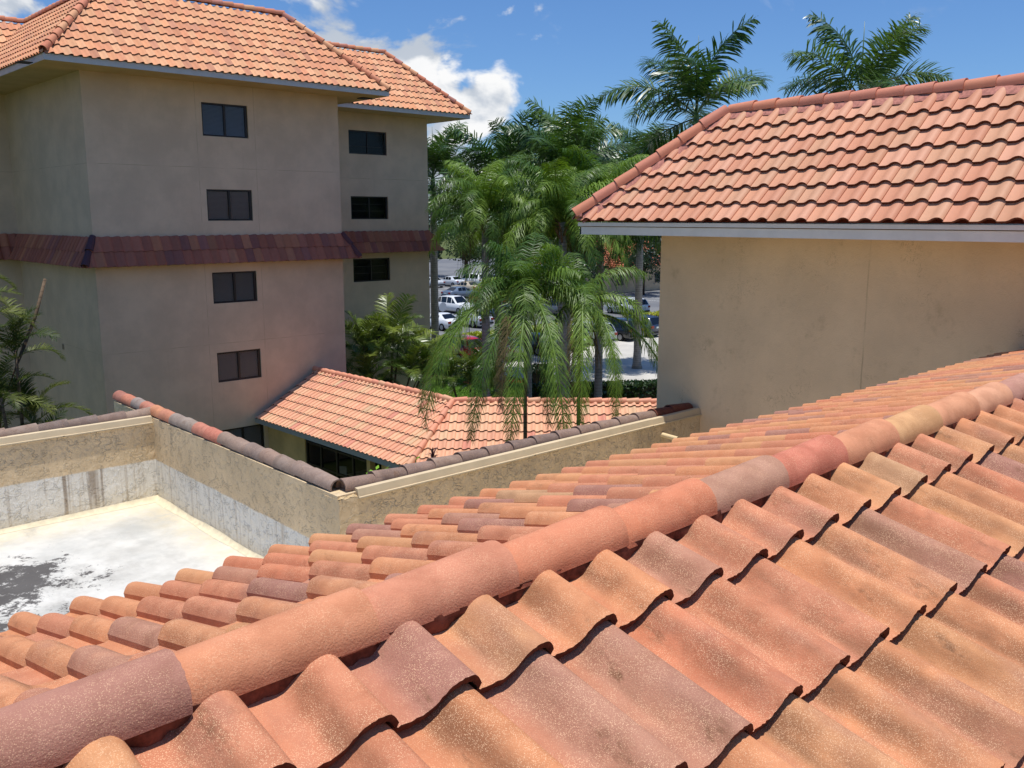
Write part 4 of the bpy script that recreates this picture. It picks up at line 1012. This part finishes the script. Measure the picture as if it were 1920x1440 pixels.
def queen_palm(x, y, zc, label, seed, n=22, scale=1.0, trunk=.17, style='queen', extra=()):
    r = random.Random(seed); root = empty('palm_tree', (x, y, 0)); tag(root, label, 'palm tree', 'feathery drooping palms')
    mb = MB(); mb.tube([(0, 0, 0), (0, 0, .5), (.04, .03, zc * .5), (0, 0, zc)], [trunk * 1.35, trunk * 1.1, trunk, trunk * .8], 12); mb.build('trunk', M['bark_grey'] if trunk > .1 else M['bark_brown'], root, True)
    mb = MB()
    for k in range(14 if trunk > .1 else 0):
        a = k * 2.4; b = zc - .1 - .05 * k; mb.tube([(0, 0, b - .25), (.16 * math.cos(a), .16 * math.sin(a), b), (.34 * math.cos(a), .34 * math.sin(a), b + .32)], [.05, .05, .02], 5)
    if mb.v: mb.build('leaf_base', M['bark_brown'], root)
    fs = fronds(style); a = r.uniform(0, 6.28); hi = 3 if style == 'queen_long' else 5
    for k in range(n):
        c = min(hi, int((hi + 1) * (k + .5) / n)); a += 2.39996 + r.uniform(-.25, .25)
        put_frond(r.choice(fs[c]), root, (0, 0, zc - .25 * k / n), a, r.uniform(-.3, .3), scale * r.uniform(.82, 1.05))
    for (az, c, s) in extra:
        if c < 0:
            m = fs[-c][0].copy(); m.materials[0] = M['dead']; o = put_frond(m, root, (0, 0, zc - .15), az, 0, s); o.name = 'dead_frond'; o['label'] = 'brown dead frond'
        else: put_frond(r.choice(fs[c]), root, (0, 0, zc - r.uniform(0, .7)), az, r.uniform(-.2, .2), s)
    for k in range(2):
        a = r.uniform(0, 6.28); mb = MB(); P = [(math.cos(a) * t, math.sin(a) * t, zc - .3 + .5 * t - 1.4 * t * t) for t in (0, .3, .6, .9, 1.15)]; mb.tube(P, [.03, .028, .025, .02, .012], 6)
        e = Vector(P[-1])
        for j in range(26):
            b = r.uniform(0, 6.28); q = Vector(P[2]).lerp(e, j / 26); mb.tube([q, q + Vector((.12 * math.cos(b), .12 * math.sin(b), -.35)), q + Vector((.14 * math.cos(b), .14 * math.sin(b), -.85))], [.008, .007, .003], 4, cap=False)
        mb.build('seed_stalk', M['dead'], root)
    return root
def areca(x, y, stems, label, seed, scale=1.0, group='clumping palms', style='areca'):
    r = random.Random(seed); root = empty('clump_palm', (x, y, 0)); tag(root, label, 'palm', group); fs = fronds(style)
    for (dx, dy, h) in stems:
        mb = MB(); bx, by = dx * .45, dy * .45; mb.tube([(bx, by, 0), (bx * 1.3, by * 1.3, h * .5), (dx, dy, h)], [.06, .05, .04], 8); mb.build('trunk', M['bark_brown'], root, True)
        a = r.uniform(0, 6.28)
        for k in range(10):
            a += 2.39996; put_frond(r.choice(fs[min(4, k // 2)]), root, (dx, dy, h - .03 * k), a, r.uniform(-.3, .3), scale * r.uniform(.8, 1.15))
    return root

royal_palm(36.85, 40.55, Z(2.2), 'tall royal palm on red mulch, crown nearest the left building', 1, n=15, scale=1.2, az0=2.2)
royal_palm(40.5, 38.6, Z(3.4), 'royal palm with a tall spear leaf, left of the right building', 2, n=15, scale=1.2)
royal_palm(35.6, 25.8, Z(4.7), 'royal palm whose spread crown stands over the hip end of the right roof', 3, n=12, scale=1.22, az0=.4)
royal_palm(41.9, 21.2, Z(5.5), 'royal palm behind the middle of the right roof ridge', 4, n=12, scale=1.22, az0=3.4)
royal_palm(37.0, 46.9, Z(2.6), 'royal palm showing just past the corner of the left building', 5, n=18, scale=1.1)
royal_palm(44.4, 46.1, Z(3.0), 'dark royal palm farther back between the two spear leaves', 6, n=20, scale=1.15, spear=False)
royal_palm(46.6, 37.8, Z(2.6), 'dark royal palm farther back beside the right roof eave', 8, n=20, scale=1.15, spear=False)
royal_palm(34.1, 32.4, Z(2.0), 'royal palm with low crown just left of the right roof hip', 12, n=20, scale=1.1, spear=False)
D = math.radians
queen_palm(26.0, 24.9, Z(-.2), 'feathery palm with thick grey trunk behind the low roof', 21, n=34, scale=.86, trunk=.19)
queen_palm(24.5, 27.75, Z(.1), 'feathery palm hanging in front of the left building corner', 22, n=34, scale=.80)
queen_palm(28.55, 29.45, Z(-.4), 'feathery palm between the two other feathery palms, farther back', 26, n=34, scale=.86)
queen_palm(29.9, 26.4, Z(.3), 'feathery palm in front of the dark palms left of the right roof', 27, n=34, scale=.86)
queen_palm(31.85, 24.2, Z(-.4), 'feathery palm hanging down under the eave of the right building', 25, n=34, scale=.95)
queen_palm(17.0, 17.65, Z(-2.1), 'young bright green feathery palm with long fronds hanging over the low roof', 23, n=20, scale=.95, trunk=.055, style='queen_long',
           extra=[(D(137), 5, .80), (D(225), 4, .98), (D(205), 4, .86), (D(240), 4, 1.0), (D(300), 4, .74), (D(180), 4, .92), (D(60), 4, .8), (D(215), -4, .78)])
queen_palm(18.55, 17.1, Z(-2.3), 'small feathery palm whose fronds arch down beside the right building', 24, n=9, scale=.9, trunk=.055, style='queen_long',
           extra=[(D(-42), 6, .78), (D(-58), 5, .70), (D(225), 4, .88), (D(248), 4, .74), (D(200), 4, .80), (D(220), -4, .7)])
areca(23.0, 32.7, [(-.9, .3, 4.3), (.1, -.5, 4.6), (1.0, .4, 4.0), (-.3, .9, 3.6), (.5, -1.2, 3.2), (1.7, -.5, 3.4), (2.4, .4, 2.8), (-1.3, -.6, 3.0)], 'lush clump of yellow green palms below the rear wing windows', 31, 1.0)
areca(26.6, 31.2, [(0, 0, 2.4), (.8, .5, 2.8), (-.8, .4, 2.6), (.3, -.9, 2.0)], 'smaller clump of palms at the corner of the rear wing', 32, .9)
areca(7.0, 27.4, [(.1, .2, 6.2), (-.5, -.3, 5.0), (.5, .5, 4.2), (-.9, .4, 7.3), (.3, -.6, 3.4), (-.2, .1, 2.6)], 'clump palm with yellowish fronds beyond the left parapet wall', 33, .74, style='areca_dark')
areca(6.0, 29.0, [(.3, 0, 8.2), (-.4, .2, 6.4), (0, .6, 4.8)], 'tall clump palm at the left edge against the building', 34, .8, style='areca_dark')
bs = MB(); bs.tube([(6.0, 28, 0), (6.66, 28, Z(-5.3)), (7.35, 28, Z(-3.75)), (7.80, 28, Z(-2.75)), (8.14, 28, Z(-1.72))], [.07, .055, .05, .045, .042], 9)
tag(bs.build('bare_palm_stem', M['bark_brown'], None, True), 'bare curved palm stem without leaves against the left building', 'stem')

def leaf_cloud(n, rx, ry, rz, size, seed, clumps=26, flat=.0):
    r = random.Random(seed); V, F = [], []; cs = []
    for _ in range(clumps):
        while True:
            p = Vector((r.uniform(-1, 1), r.uniform(-1, 1), r.uniform(-1, 1)))
            if .25 < p.length < 1: break
        cs.append(Vector((p.x * rx, p.y * ry, p.z * rz)))
    for i in range(n):
        c = cs[i % clumps]; s = min(rx, rz) * .36; d = Vector((r.gauss(0, 1), r.gauss(0, 1), r.gauss(0, .8))).normalized() * s * r.uniform(.4, 1.1); p = c + d
        a = Vector((r.uniform(-1, 1), r.uniform(-1, 1), r.uniform(-.6, .6))).normalized(); b = a.cross(Vector((r.uniform(-1, 1), r.uniform(-1, 1), r.uniform(-1, 1)))).normalized(); w = size * r.uniform(.6, 1.2)
        k = len(V); V += [tuple(p - a * w), tuple(p + b * w * .45), tuple(p + a * w), tuple(p - b * w * .45)]; F.append((k, k + 1, k + 2, k + 3))
    return V, F
CROWN = [mk('crown', *leaf_cloud(5200, 3.2, 3.2, 2.4, .16, s), M['leaf_dark']) for s in (1, 2, 3)]
def tree(x, y, h, s, label, seed):
    r = random.Random(seed); root = empty('shade_tree', (x, y, 0)); tag(root, label, 'tree', 'trees in the car park')
    mb = MB(); mb.tube([(0, 0, 0), (.05, 0, h * .3), (0, .05, h * .62)], [.22 * s, .17 * s, .11 * s], 9)
    for k in range(6):
        a = k * 1.05 + r.uniform(0, .5); mb.tube([(0, 0, h * (.32 + .04 * k)), (math.cos(a) * 1.0 * s, math.sin(a) * 1.0 * s, h * (.5 + .05 * k)), (math.cos(a) * 2.1 * s, math.sin(a) * 2.1 * s, h * (.62 + .05 * k))], [.09 * s, .06 * s, .02 * s], 6)
    mb.build('trunk', M['bark'], root, True)
    link('crown', r.choice(CROWN), root, Matrix.Translation((0, 0, h * .72)) @ Matrix.Rotation(r.uniform(0, 6), 4, 'Z') @ Matrix.Scale(s, 4))
TREES = [(50, 74, 8, 1.15, 'dark tree in the car park nearest the left building'), (62, 58.5, 6.5, .9, 'small dark tree on the gold hedge strip'), (78, 72, 8, 1.2, 'dark tree in the middle of the car park'),
         (74.5, 55.5, 8.5, 1.1, 'dark tree beside the car park sign by the right building'), (92, 74, 9, 1.3, 'dark tree in front of the far red roof'), (66, 92, 9, 1.3, 'dark tree behind the far car rows, left of centre'),
         (88, 104, 10, 1.6, 'dark tree behind the far car rows, centre'), (104, 90, 10, 1.5, 'dark tree right of the far red roof'), (72, 118, 11, 1.9, 'large far tree at the left end of the skyline row'),
         (94, 122, 12, 2.1, 'large far tree, second in the skyline row'), (116, 110, 12, 2.1, 'large far tree, third in the skyline row'), (128, 92, 12, 2.1, 'large far tree at the right end of the skyline row')]
for i, (x, y, h, s, lb) in enumerate(TREES): tree(x, y, h, s, lb, 50 + i)

def hedge(x0, y0, x1, y1, wd, h, mat, label, n, seed, size=.09):
    r = random.Random(seed); A, B = Vector((x0, y0, 0)), Vector((x1, y1, 0)); t = (B - A); L = t.length; t.normalize(); s = Vector((-t.y, t.x, 0)); V, F = [], []
    root = empty('hedge', tuple((A + B) / 2)); tag(root, label, 'hedge', None)
    core = MB(); k = .86; core.prism([A + s * wd / 2 * k - (A + B) / 2, A - s * wd / 2 * k - (A + B) / 2, B - s * wd / 2 * k - (A + B) / 2, B + s * wd / 2 * k - (A + B) / 2], [A + s * wd / 2 * k - (A + B) / 2 + Vector((0, 0, h * .9)), A - s * wd / 2 * k - (A + B) / 2 + Vector((0, 0, h * .9)), B - s * wd / 2 * k - (A + B) / 2 + Vector((0, 0, h * .9)), B + s * wd / 2 * k - (A + B) / 2 + Vector((0, 0, h * .9))])
    core.build('branches', M['bark'], root)
    for i in range(n):
        u = r.uniform(0, L); f = r.random()
        if f < .5: p = A + t * u + s * r.uniform(-.5, .5) * wd + Vector((0, 0, h * r.uniform(.88, 1.08)))
        else: p = A + t * u + s * (r.choice((-.5, .5)) * wd * r.uniform(.85, 1.08)) + Vector((0, 0, r.uniform(.05, 1) * h))
        p -= (A + B) / 2; a = Vector((r.uniform(-1, 1), r.uniform(-1, 1), r.uniform(-1, 1))).normalized(); b = a.cross(Vector((r.uniform(-1, 1), r.uniform(-1, 1), r.uniform(-1, 1)))).normalized(); w = size * r.uniform(.6, 1.3); k = len(V)
        V += [tuple(p - a * w), tuple(p + b * w * .5), tuple(p + a * w), tuple(p - b * w * .5)]; F.append((k, k + 1, k + 2, k + 3))
    link('foliage', mk('foliage', V, F, mat), root)
hedge(42, 53.2, 62, 53.2, 1.3, .95, M['hedge_y'], 'yellow green hedge behind the first row of parked cars', 9000, 1)
hedge(64, 52.9, 92, 53.6, 1.4, 1.0, M['hedge_y'], 'yellow hedge strip seen just left of the right building wall', 7000, 2)
hedge(33.6, 34.6, 39.8, 30.4, 1.1, .9, M['hedge_g'], 'dark clipped hedge along the drive beside the right building', 7000, 3)
hedge(36.2, 36.2, 37.9, 37.9, 1.2, 1.15, M['hedge_g'], 'dark square clipped shrub at the lawn edge', 3500, 4)


# plants that show over the parapet
wl = leaf_mat('weed_leaf', (120, 170, 40), (150, 196, 60), trans=.35)
def weed(x, y, z, label, n, h, spread, size, mat, seed, name='weed'):
    r = random.Random(seed); root = empty(name, (x, y, z)); tag(root, label, 'plant')
    mb = MB(); V, F = [], []
    for i in range(n):
        a = r.uniform(0, 6.28); d = spread * r.random() ** .5; hh = h * r.uniform(.4, 1)
        mb.tube([(d * .3 * math.cos(a), d * .3 * math.sin(a), 0), (d * math.cos(a), d * math.sin(a), hh)], [.004, .002], 4, cap=False)
        for k in range(4):
            p = Vector((d * math.cos(a), d * math.sin(a), hh * (.5 + .5 * k / 3))); u = Vector((r.uniform(-1, 1), r.uniform(-1, 1), r.uniform(-.2, .6))).normalized(); v = u.cross(Vector((0, 0, 1))).normalized(); s = size * r.uniform(.6, 1.2); q = len(V)
            V += [tuple(p), tuple(p + u * s * .5 + v * s * .35), tuple(p + u * s), tuple(p + u * s * .5 - v * s * .35)]; F.append((q, q + 1, q + 2, q + 3))
    mb.build('stem', M['shaft'], root); link('leaf_cluster', mk('leaf_cluster', V, F, mat), root)
weed(5.62, 8.10, Z(-3.0), 'bright green weed sprouting behind the parapet corner', 26, .24, .22, .085, wl, 1)
weed(6.05, 8.10, Z(-3.0), 'thin tall green weed behind the parapet cap tiles', 3, .36, .05, .06, wl, 2)
pl = leaf_mat('purple_leaf', (96, 58, 60), (128, 86, 76), trans=.2)
def spiky(x, y, ztop, label):
    root = empty('spiky_plant', (x, y, 0)); tag(root, label, 'plant'); r = random.Random(4)
    MB().tube([(0, 0, 0), (.05, 0, ztop * .5), (0, 0, ztop - .3)], [.05, .04, .03], 7).build('stem', M['bark_brown'], root)
    V, F = [], []
    for i in range(46):
        a = i * 2.4; e = math.radians(20 + 60 * r.random()); d = Vector((math.cos(a) * math.cos(e), math.sin(a) * math.cos(e), math.sin(e))); s = d.cross(Vector((0, 0, 1)))  .normalized() * .010; b = Vector((0, 0, ztop - .22 + .2 * i / 46)); L = r.uniform(.10, .19); k = len(V)
        V += [tuple(b - s), tuple(b + s), tuple(b + d * L * .6 + s), tuple(b + d * L * .6 - s), tuple(b + d * L + Vector((0, 0, -.04)))]; F += [(k, k + 1, k + 2, k + 3), (k + 3, k + 2, k + 4)]
    link('foliage', mk('foliage', V, F, pl), root)
spiky(7.50, 9.6, Z(-3.16), 'spiky purple brown plant poking up behind the parapet')

# ================================================================== CARS
M['tyre'] = simple('tyre_rubber', (24, 24, 25), .9, .2); M['rim'] = simple('alloy_rim', (150, 152, 155), .35, .6, .7); M['carglass'] = simple('car_glass', (16, 20, 24), .06, .6)
M['red_light'] = simple('tail_light', (150, 18, 14), .2, .5); M['head_light'] = simple('head_light', (214, 220, 224), .1, .6); M['plate'] = simple('number_plate', (216, 222, 216), .5, .4); M['trim'] = simple('bumper_trim', (34, 34, 36), .7, .3)
CARP = {}
def paint(c):
    if c not in CARP:
        m, N, b = base_mat('car_paint', .28, .5); b.inputs['Base Color'].default_value = rgba(c); b.inputs['Coat Weight'].default_value = .8; b.inputs['Coat Roughness'].default_value = .05; CARP[c] = m
    return CARP[c]
SHAPE = {'sedan': (4.6, [(0, .72, .72, .74), (.02, .94, .94, .84), (.15, 1.0, 1.02, .88), (.29, .98, 1.36, .90), (.42, .97, 1.45, .90), (.56, .96, 1.42, .90), (.73, .94, .97, .90), (.92, .84, .85, .87), (.985, .68, .69, .80), (1, .52, .53, .72)], 2, 3, 5, 6),
         'suv': (4.7, [(0, .82, .82, .82), (.012, 1.04, 1.06, .90), (.09, 1.06, 1.60, .92), (.2, 1.06, 1.70, .93), (.4, 1.05, 1.73, .93), (.56, 1.04, 1.68, .93), (.72, 1.03, 1.08, .93), (.93, .96, .98, .89), (.985, .76, .78, .82), (1, .58, .59, .74)], 1, 2, 5, 6),
         'van': (5.0, [(0, .85, .85, .86), (.010, 1.05, 1.08, .93), (.075, 1.06, 1.66, .95), (.2, 1.06, 1.76, .96), (.45, 1.04, 1.78, .96), (.62, 1.02, 1.70, .96), (.80, .99, 1.05, .95), (.94, .86, .88, .90), (.985, .70, .72, .84), (1, .55, .56, .76)], 1, 2, 5, 6)}
def car(x, y, rz, kind, colour, label, group, detail=True, roof=None):
    L, st, r0, r1, f0, f1 = SHAPE[kind]; root = empty('parked_car', (x, y, .012)); root.rotation_euler.z = rz; tag(root, label, 'car', group)
    zb = .22; V = []; F = []; n = 0; rows = []
    for (fx, belt, top, hw) in st:
        X = fx * L; zb2 = zb + (.14 if fx in (0, 1) else 0)
        half = [(0, zb2), (hw * .86, zb2), (hw, zb2 + .16), (hw * 1.01, (zb2 + belt) / 2), (hw * .985, belt - .03), (hw * .95, belt), (hw * .80 if top - belt > .2 else hw * .86, top - .03 if top - belt > .2 else top), (hw * .68, top), (0, top + .03)]
        ring = [(X, yy, zz) for yy, zz in half] + [(X, -yy, zz) for yy, zz in half[-2:0:-1]]; rows.append(half); n = len(ring); V += ring
    for i in range(len(st) - 1):
        for k in range(n): F.append((i * n + k, (i + 1) * n + k, (i + 1) * n + (k + 1) % n, i * n + (k + 1) % n))
    F.append(tuple(range(n))); F.append(tuple((len(st) - 1) * n + k for k in range(n - 1, -1, -1)))
    me = mk('body', V, F, paint(colour), True)
    bm = bmesh.new(); bm.from_mesh(me); bmesh.ops.recalc_face_normals(bm, faces=bm.faces); bm.to_mesh(me); bm.free()
    link('body', me, root)
    def P(i, j, s, o=.012): X = st[i][0] * L; yy, zz = rows[i][j]; return Vector((X, s * (yy + o), zz))
    for s in (-1, 1):
        i0, i1 = r1, f0
        for a in range(i0, i1):
            q = [P(a, 5, s), P(a + 1, 5, s), P(a + 1, 6, s), P(a, 6, s)]; c = sum(q, Vector()) / 4; q = [c + (v - c) * .90 for v in q]
            MB().quad(*[tuple(v) for v in q]).build('side_window', M['carglass'], root)
        q = [P(f0, 5, s), P(f1, 5, s), P(f0, 6, s)]; c = sum(q, Vector()) / 3; q = [c + (v - c) * .8 for v in q]; MB().add([tuple(v) for v in q], [(0, 1, 2)]).build('side_window', M['carglass'], root)
    def glass(i, j, nm):
        a = [Vector((st[i][0] * L, s * rows[i][7][0] * .96, rows[i][8][1])) for s in (-1, 1)]; b = [Vector((st[j][0] * L, s * rows[j][6][0] * .98, rows[j][7][1])) for s in (1, -1)]
        q = a + b; c = sum(q, Vector()) / 4; nn = (q[1] - q[0]).cross(q[2] - q[1]).normalized(); nn = nn if nn.z > 0 else -nn; q = [c + (v - c) * .9 + nn * .03 for v in q]
        MB().quad(*[tuple(v) for v in q]).build(nm, M['carglass'], root)
    glass(f0, f1, 'windscreen'); glass(r1, r0, 'rear_window')
    hw = st[4][3]
    for fx in (.19, .81):
        for s in (-1, 1):
            wv = MB(); wv.tube([(fx * L, s * (hw - .20), .33), (fx * L, s * (hw + .015), .33)], .335, 18); w = wv.build('wheel', M['tyre'], root); MB().tube([(fx * L, s * (hw - .02), .33), (fx * L, s * (hw + .022), .33)], .21, 14).build('rim', M['rim'], w)
    b0 = st[1][1]; h0 = st[1][3]
    for s in (-1, 1):
        bevel(MB().box((-.02, min(s * h0 * .62, s * h0 * .98), b0 - .26), (.16, max(s * h0 * .62, s * h0 * .98), b0 - .06)).build('tail_light', M['red_light'], root).data, .02)
        hl = st[-2][3]; bevel(MB().box((L * .955, min(s * hl * .55, s * hl * 1.0), .62), (L * .995, max(s * hl * .55, s * hl * 1.0), .76)).build('headlight', M['head_light'], root).data, .02)
    MB().box((-.03, -.26, b0 - .28), (-.005, .26, b0 - .15)).build('number_plate', M['plate'], root)
    bevel(MB().box((-.05, -.80, .36), (.06, .80, .52)).build('bumper', M['trim'] if detail else paint(colour), root).data, .02)
    if roof == 'rails':
        for s in (-1, 1): MB().tube([(L * .14, s * hw * .66, st[3][2] + .06), (L * .5, s * hw * .66, st[4][2] + .06)], .022, 6).build('roof_rail', M['rim'], root)
    return root
UP = math.pi / 2
R1 = 'cars in the first row with their backs to the camera'
car(40.3, 46.5, UP, 'suv', (176, 24, 26), 'red sport utility car at the left end of the first parked row', R1)
car(43.2, 45.4, UP, 'sedan', (176, 164, 148), 'beige saloon beside the red car in the first row', R1)
car(46.6, 45.3, UP, 'sedan', (24, 26, 34), 'black saloon beside the grey palm trunk', R1)
car(49.9, 45.6, UP, 'suv', (140, 176, 44), 'lime green car in the first row', R1)
car(53.2, 45.9, UP, 'van', (176, 180, 184), 'silver minivan with roof rails beside the green car', R1, roof='rails')
car(56.9, 46.3, UP, 'suv', (22, 24, 28), 'black sport utility car right of the silver minivan', R1)
car(60.1, 46.6, UP, 'suv', (44, 54, 74), 'dark blue car at the right end of the first row', R1)
R2 = 'cars in the second row'
car(50.6, 61.2, UP, 'sedan', (226, 228, 230), 'white saloon in the second row next to the left building', R2)
car(54.0, 61.0, UP, 'sedan', (190, 196, 200), 'silver saloon right of the white saloon in the second row', R2)
car(60.0, 62.5, UP, 'sedan', (40, 60, 92), 'dark blue saloon in the second row behind the grey trunk', R2)
car(66.5, 61.8, UP, 'suv', (90, 94, 100), 'grey car in the second row behind the hedge', R2)
car(72.5, 58.0, UP, 'suv', (224, 226, 228), 'white car half hidden by the right building wall', R2)
R3 = 'cars in the third row'
car(60.6, 75.6, -UP, 'suv', (228, 230, 230), 'white sport utility car in the third row by the building corner', R3)
car(67.8, 74.2, UP, 'suv', (172, 26, 24), 'red car in the third row behind the left palm trunk', R3)
car(73.0, 76.5, UP, 'sedan', (178, 30, 26), 'red saloon farther right in the third row', R3)
car(69.5, 86.0, 0, 'sedan', (96, 110, 128), 'grey blue saloon crossing between the far rows', R3)
R4 = 'cars in the far row'
car(80.4, 100.5, UP, 'sedan', (196, 200, 204), 'pale grey saloon at the left end of the far row', R4)
car(83.6, 99.8, UP, 'sedan', (206, 210, 214), 'silver saloon second in the far row', R4)
car(87.0, 98.8, UP, 'van', (230, 230, 228), 'white van third in the far row', R4)
car(78.2, 90.0, UP, 'sedan', (186, 172, 146), 'beige saloon in front of the far row', R4)
car(91.0, 98.5, UP, 'sedan', (150, 156, 164), 'grey saloon right of the white van', R4)
car(94.5, 98.0, UP, 'suv', (80, 84, 92), 'grey car at the right end of the far row', R4)

# ================================================================== FAR BUILDING, SIGNS
def far_building():
    root = empty('far_building', (100, 84, 0)); tag(root, 'distant low building with red tiled hip roof beyond the car park', 'building')
    wm = stucco_mat('far_stucco', (206, 180, 146)); MB().box((-10, -6, 0), (10, 6, 3.4)).build('wall', wm, root)
    m, N, b = base_mat('far_roof_tile', .8, .2); co = N.new('ShaderNodeTexCoord').outputs['Object']
    N.l.new(N.mix(N.mapr(N.noise(co, 2, 5), .3, .7), lin((196, 112, 84)), lin((220, 150, 116))), b.inputs['Base Color'])
    r = MB(); e = 3.4; X, Y, T = 11, 7, 6.8
    r.add([(-X, -Y, e), (X, -Y, e), (X, Y, e), (-X, Y, e), (-4, 0, T), (4, 0, T)], [(0, 1, 5, 4), (1, 2, 5), (2, 3, 4, 5), (3, 0, 4), (0, 3, 2, 1)]); ro = r.build('roof', m, root)
    p = math.atan2(T - e, Y); rows = 18
    for k in range(rows):                       # raised courses
        f = k / rows; z = e + (T - e) * f; xx = X - 7 * f; MB().box((-xx, -Y * (1 - f) - .05, z + .02), (xx, -Y * (1 - f) + .1, z + .11)).build('tile_course', m, ro)
        MB().box((-xx - .05, -Y * (1 - f), z + .02), (-xx + .1, Y * (1 - f), z + .11)).build('tile_course', m, ro)
    for k in range(5): MB().box((-8.5 + 4 * k, -6.03, 1.0), (-7.0 + 4 * k, -6.0, 2.4)).build('window', M['carglass'], root)
    for k in range(3): MB().box((-10.03, -4.5 + 3.4 * k, 1.0), (-10.0, -3.0 + 3.4 * k, 2.4)).build('window', M['carglass'], root)
far_building()
def sign(x, y, label):
    root = empty('parking_sign', (x, y, 0)); tag(root, label, 'sign')
    MB().tube([(0, 0, 0), (0, 0, 2.3)], .035, 8).build('post', M['rim'], root); bevel(MB().box((-.25, -.03, 1.5), (.25, -.036 + .04, 2.2)).build('sign_panel', simple('sign_white', (225, 228, 226), .5, .4), root).data, .004)
    MB().box((-.18, -.036, 1.95), (.18, -.031, 2.1)).build('sign_bar', simple('sign_blue', (40, 80, 150), .5, .4), root)
sign(66.5, 53.9 + 1.5, 'small white and blue sign on a post right of the palms')
def lamp(x, y):
    root = empty('round_sign', (x, y, 0)); tag(root, 'round grey dish shaped sign back on a post beside the white car', 'sign')
    MB().tube([(0, 0, 0), (0, 0, 2.0)], .03, 8).build('post', M['rim'], root); mb = MB(); mb.tube([(0, -.03, 1.75), (0, .02, 1.75)], .42, 20); mb.build('disc', simple('sign_back', (190, 194, 198), .6, .4), root)
lamp(52.2, 65.0)
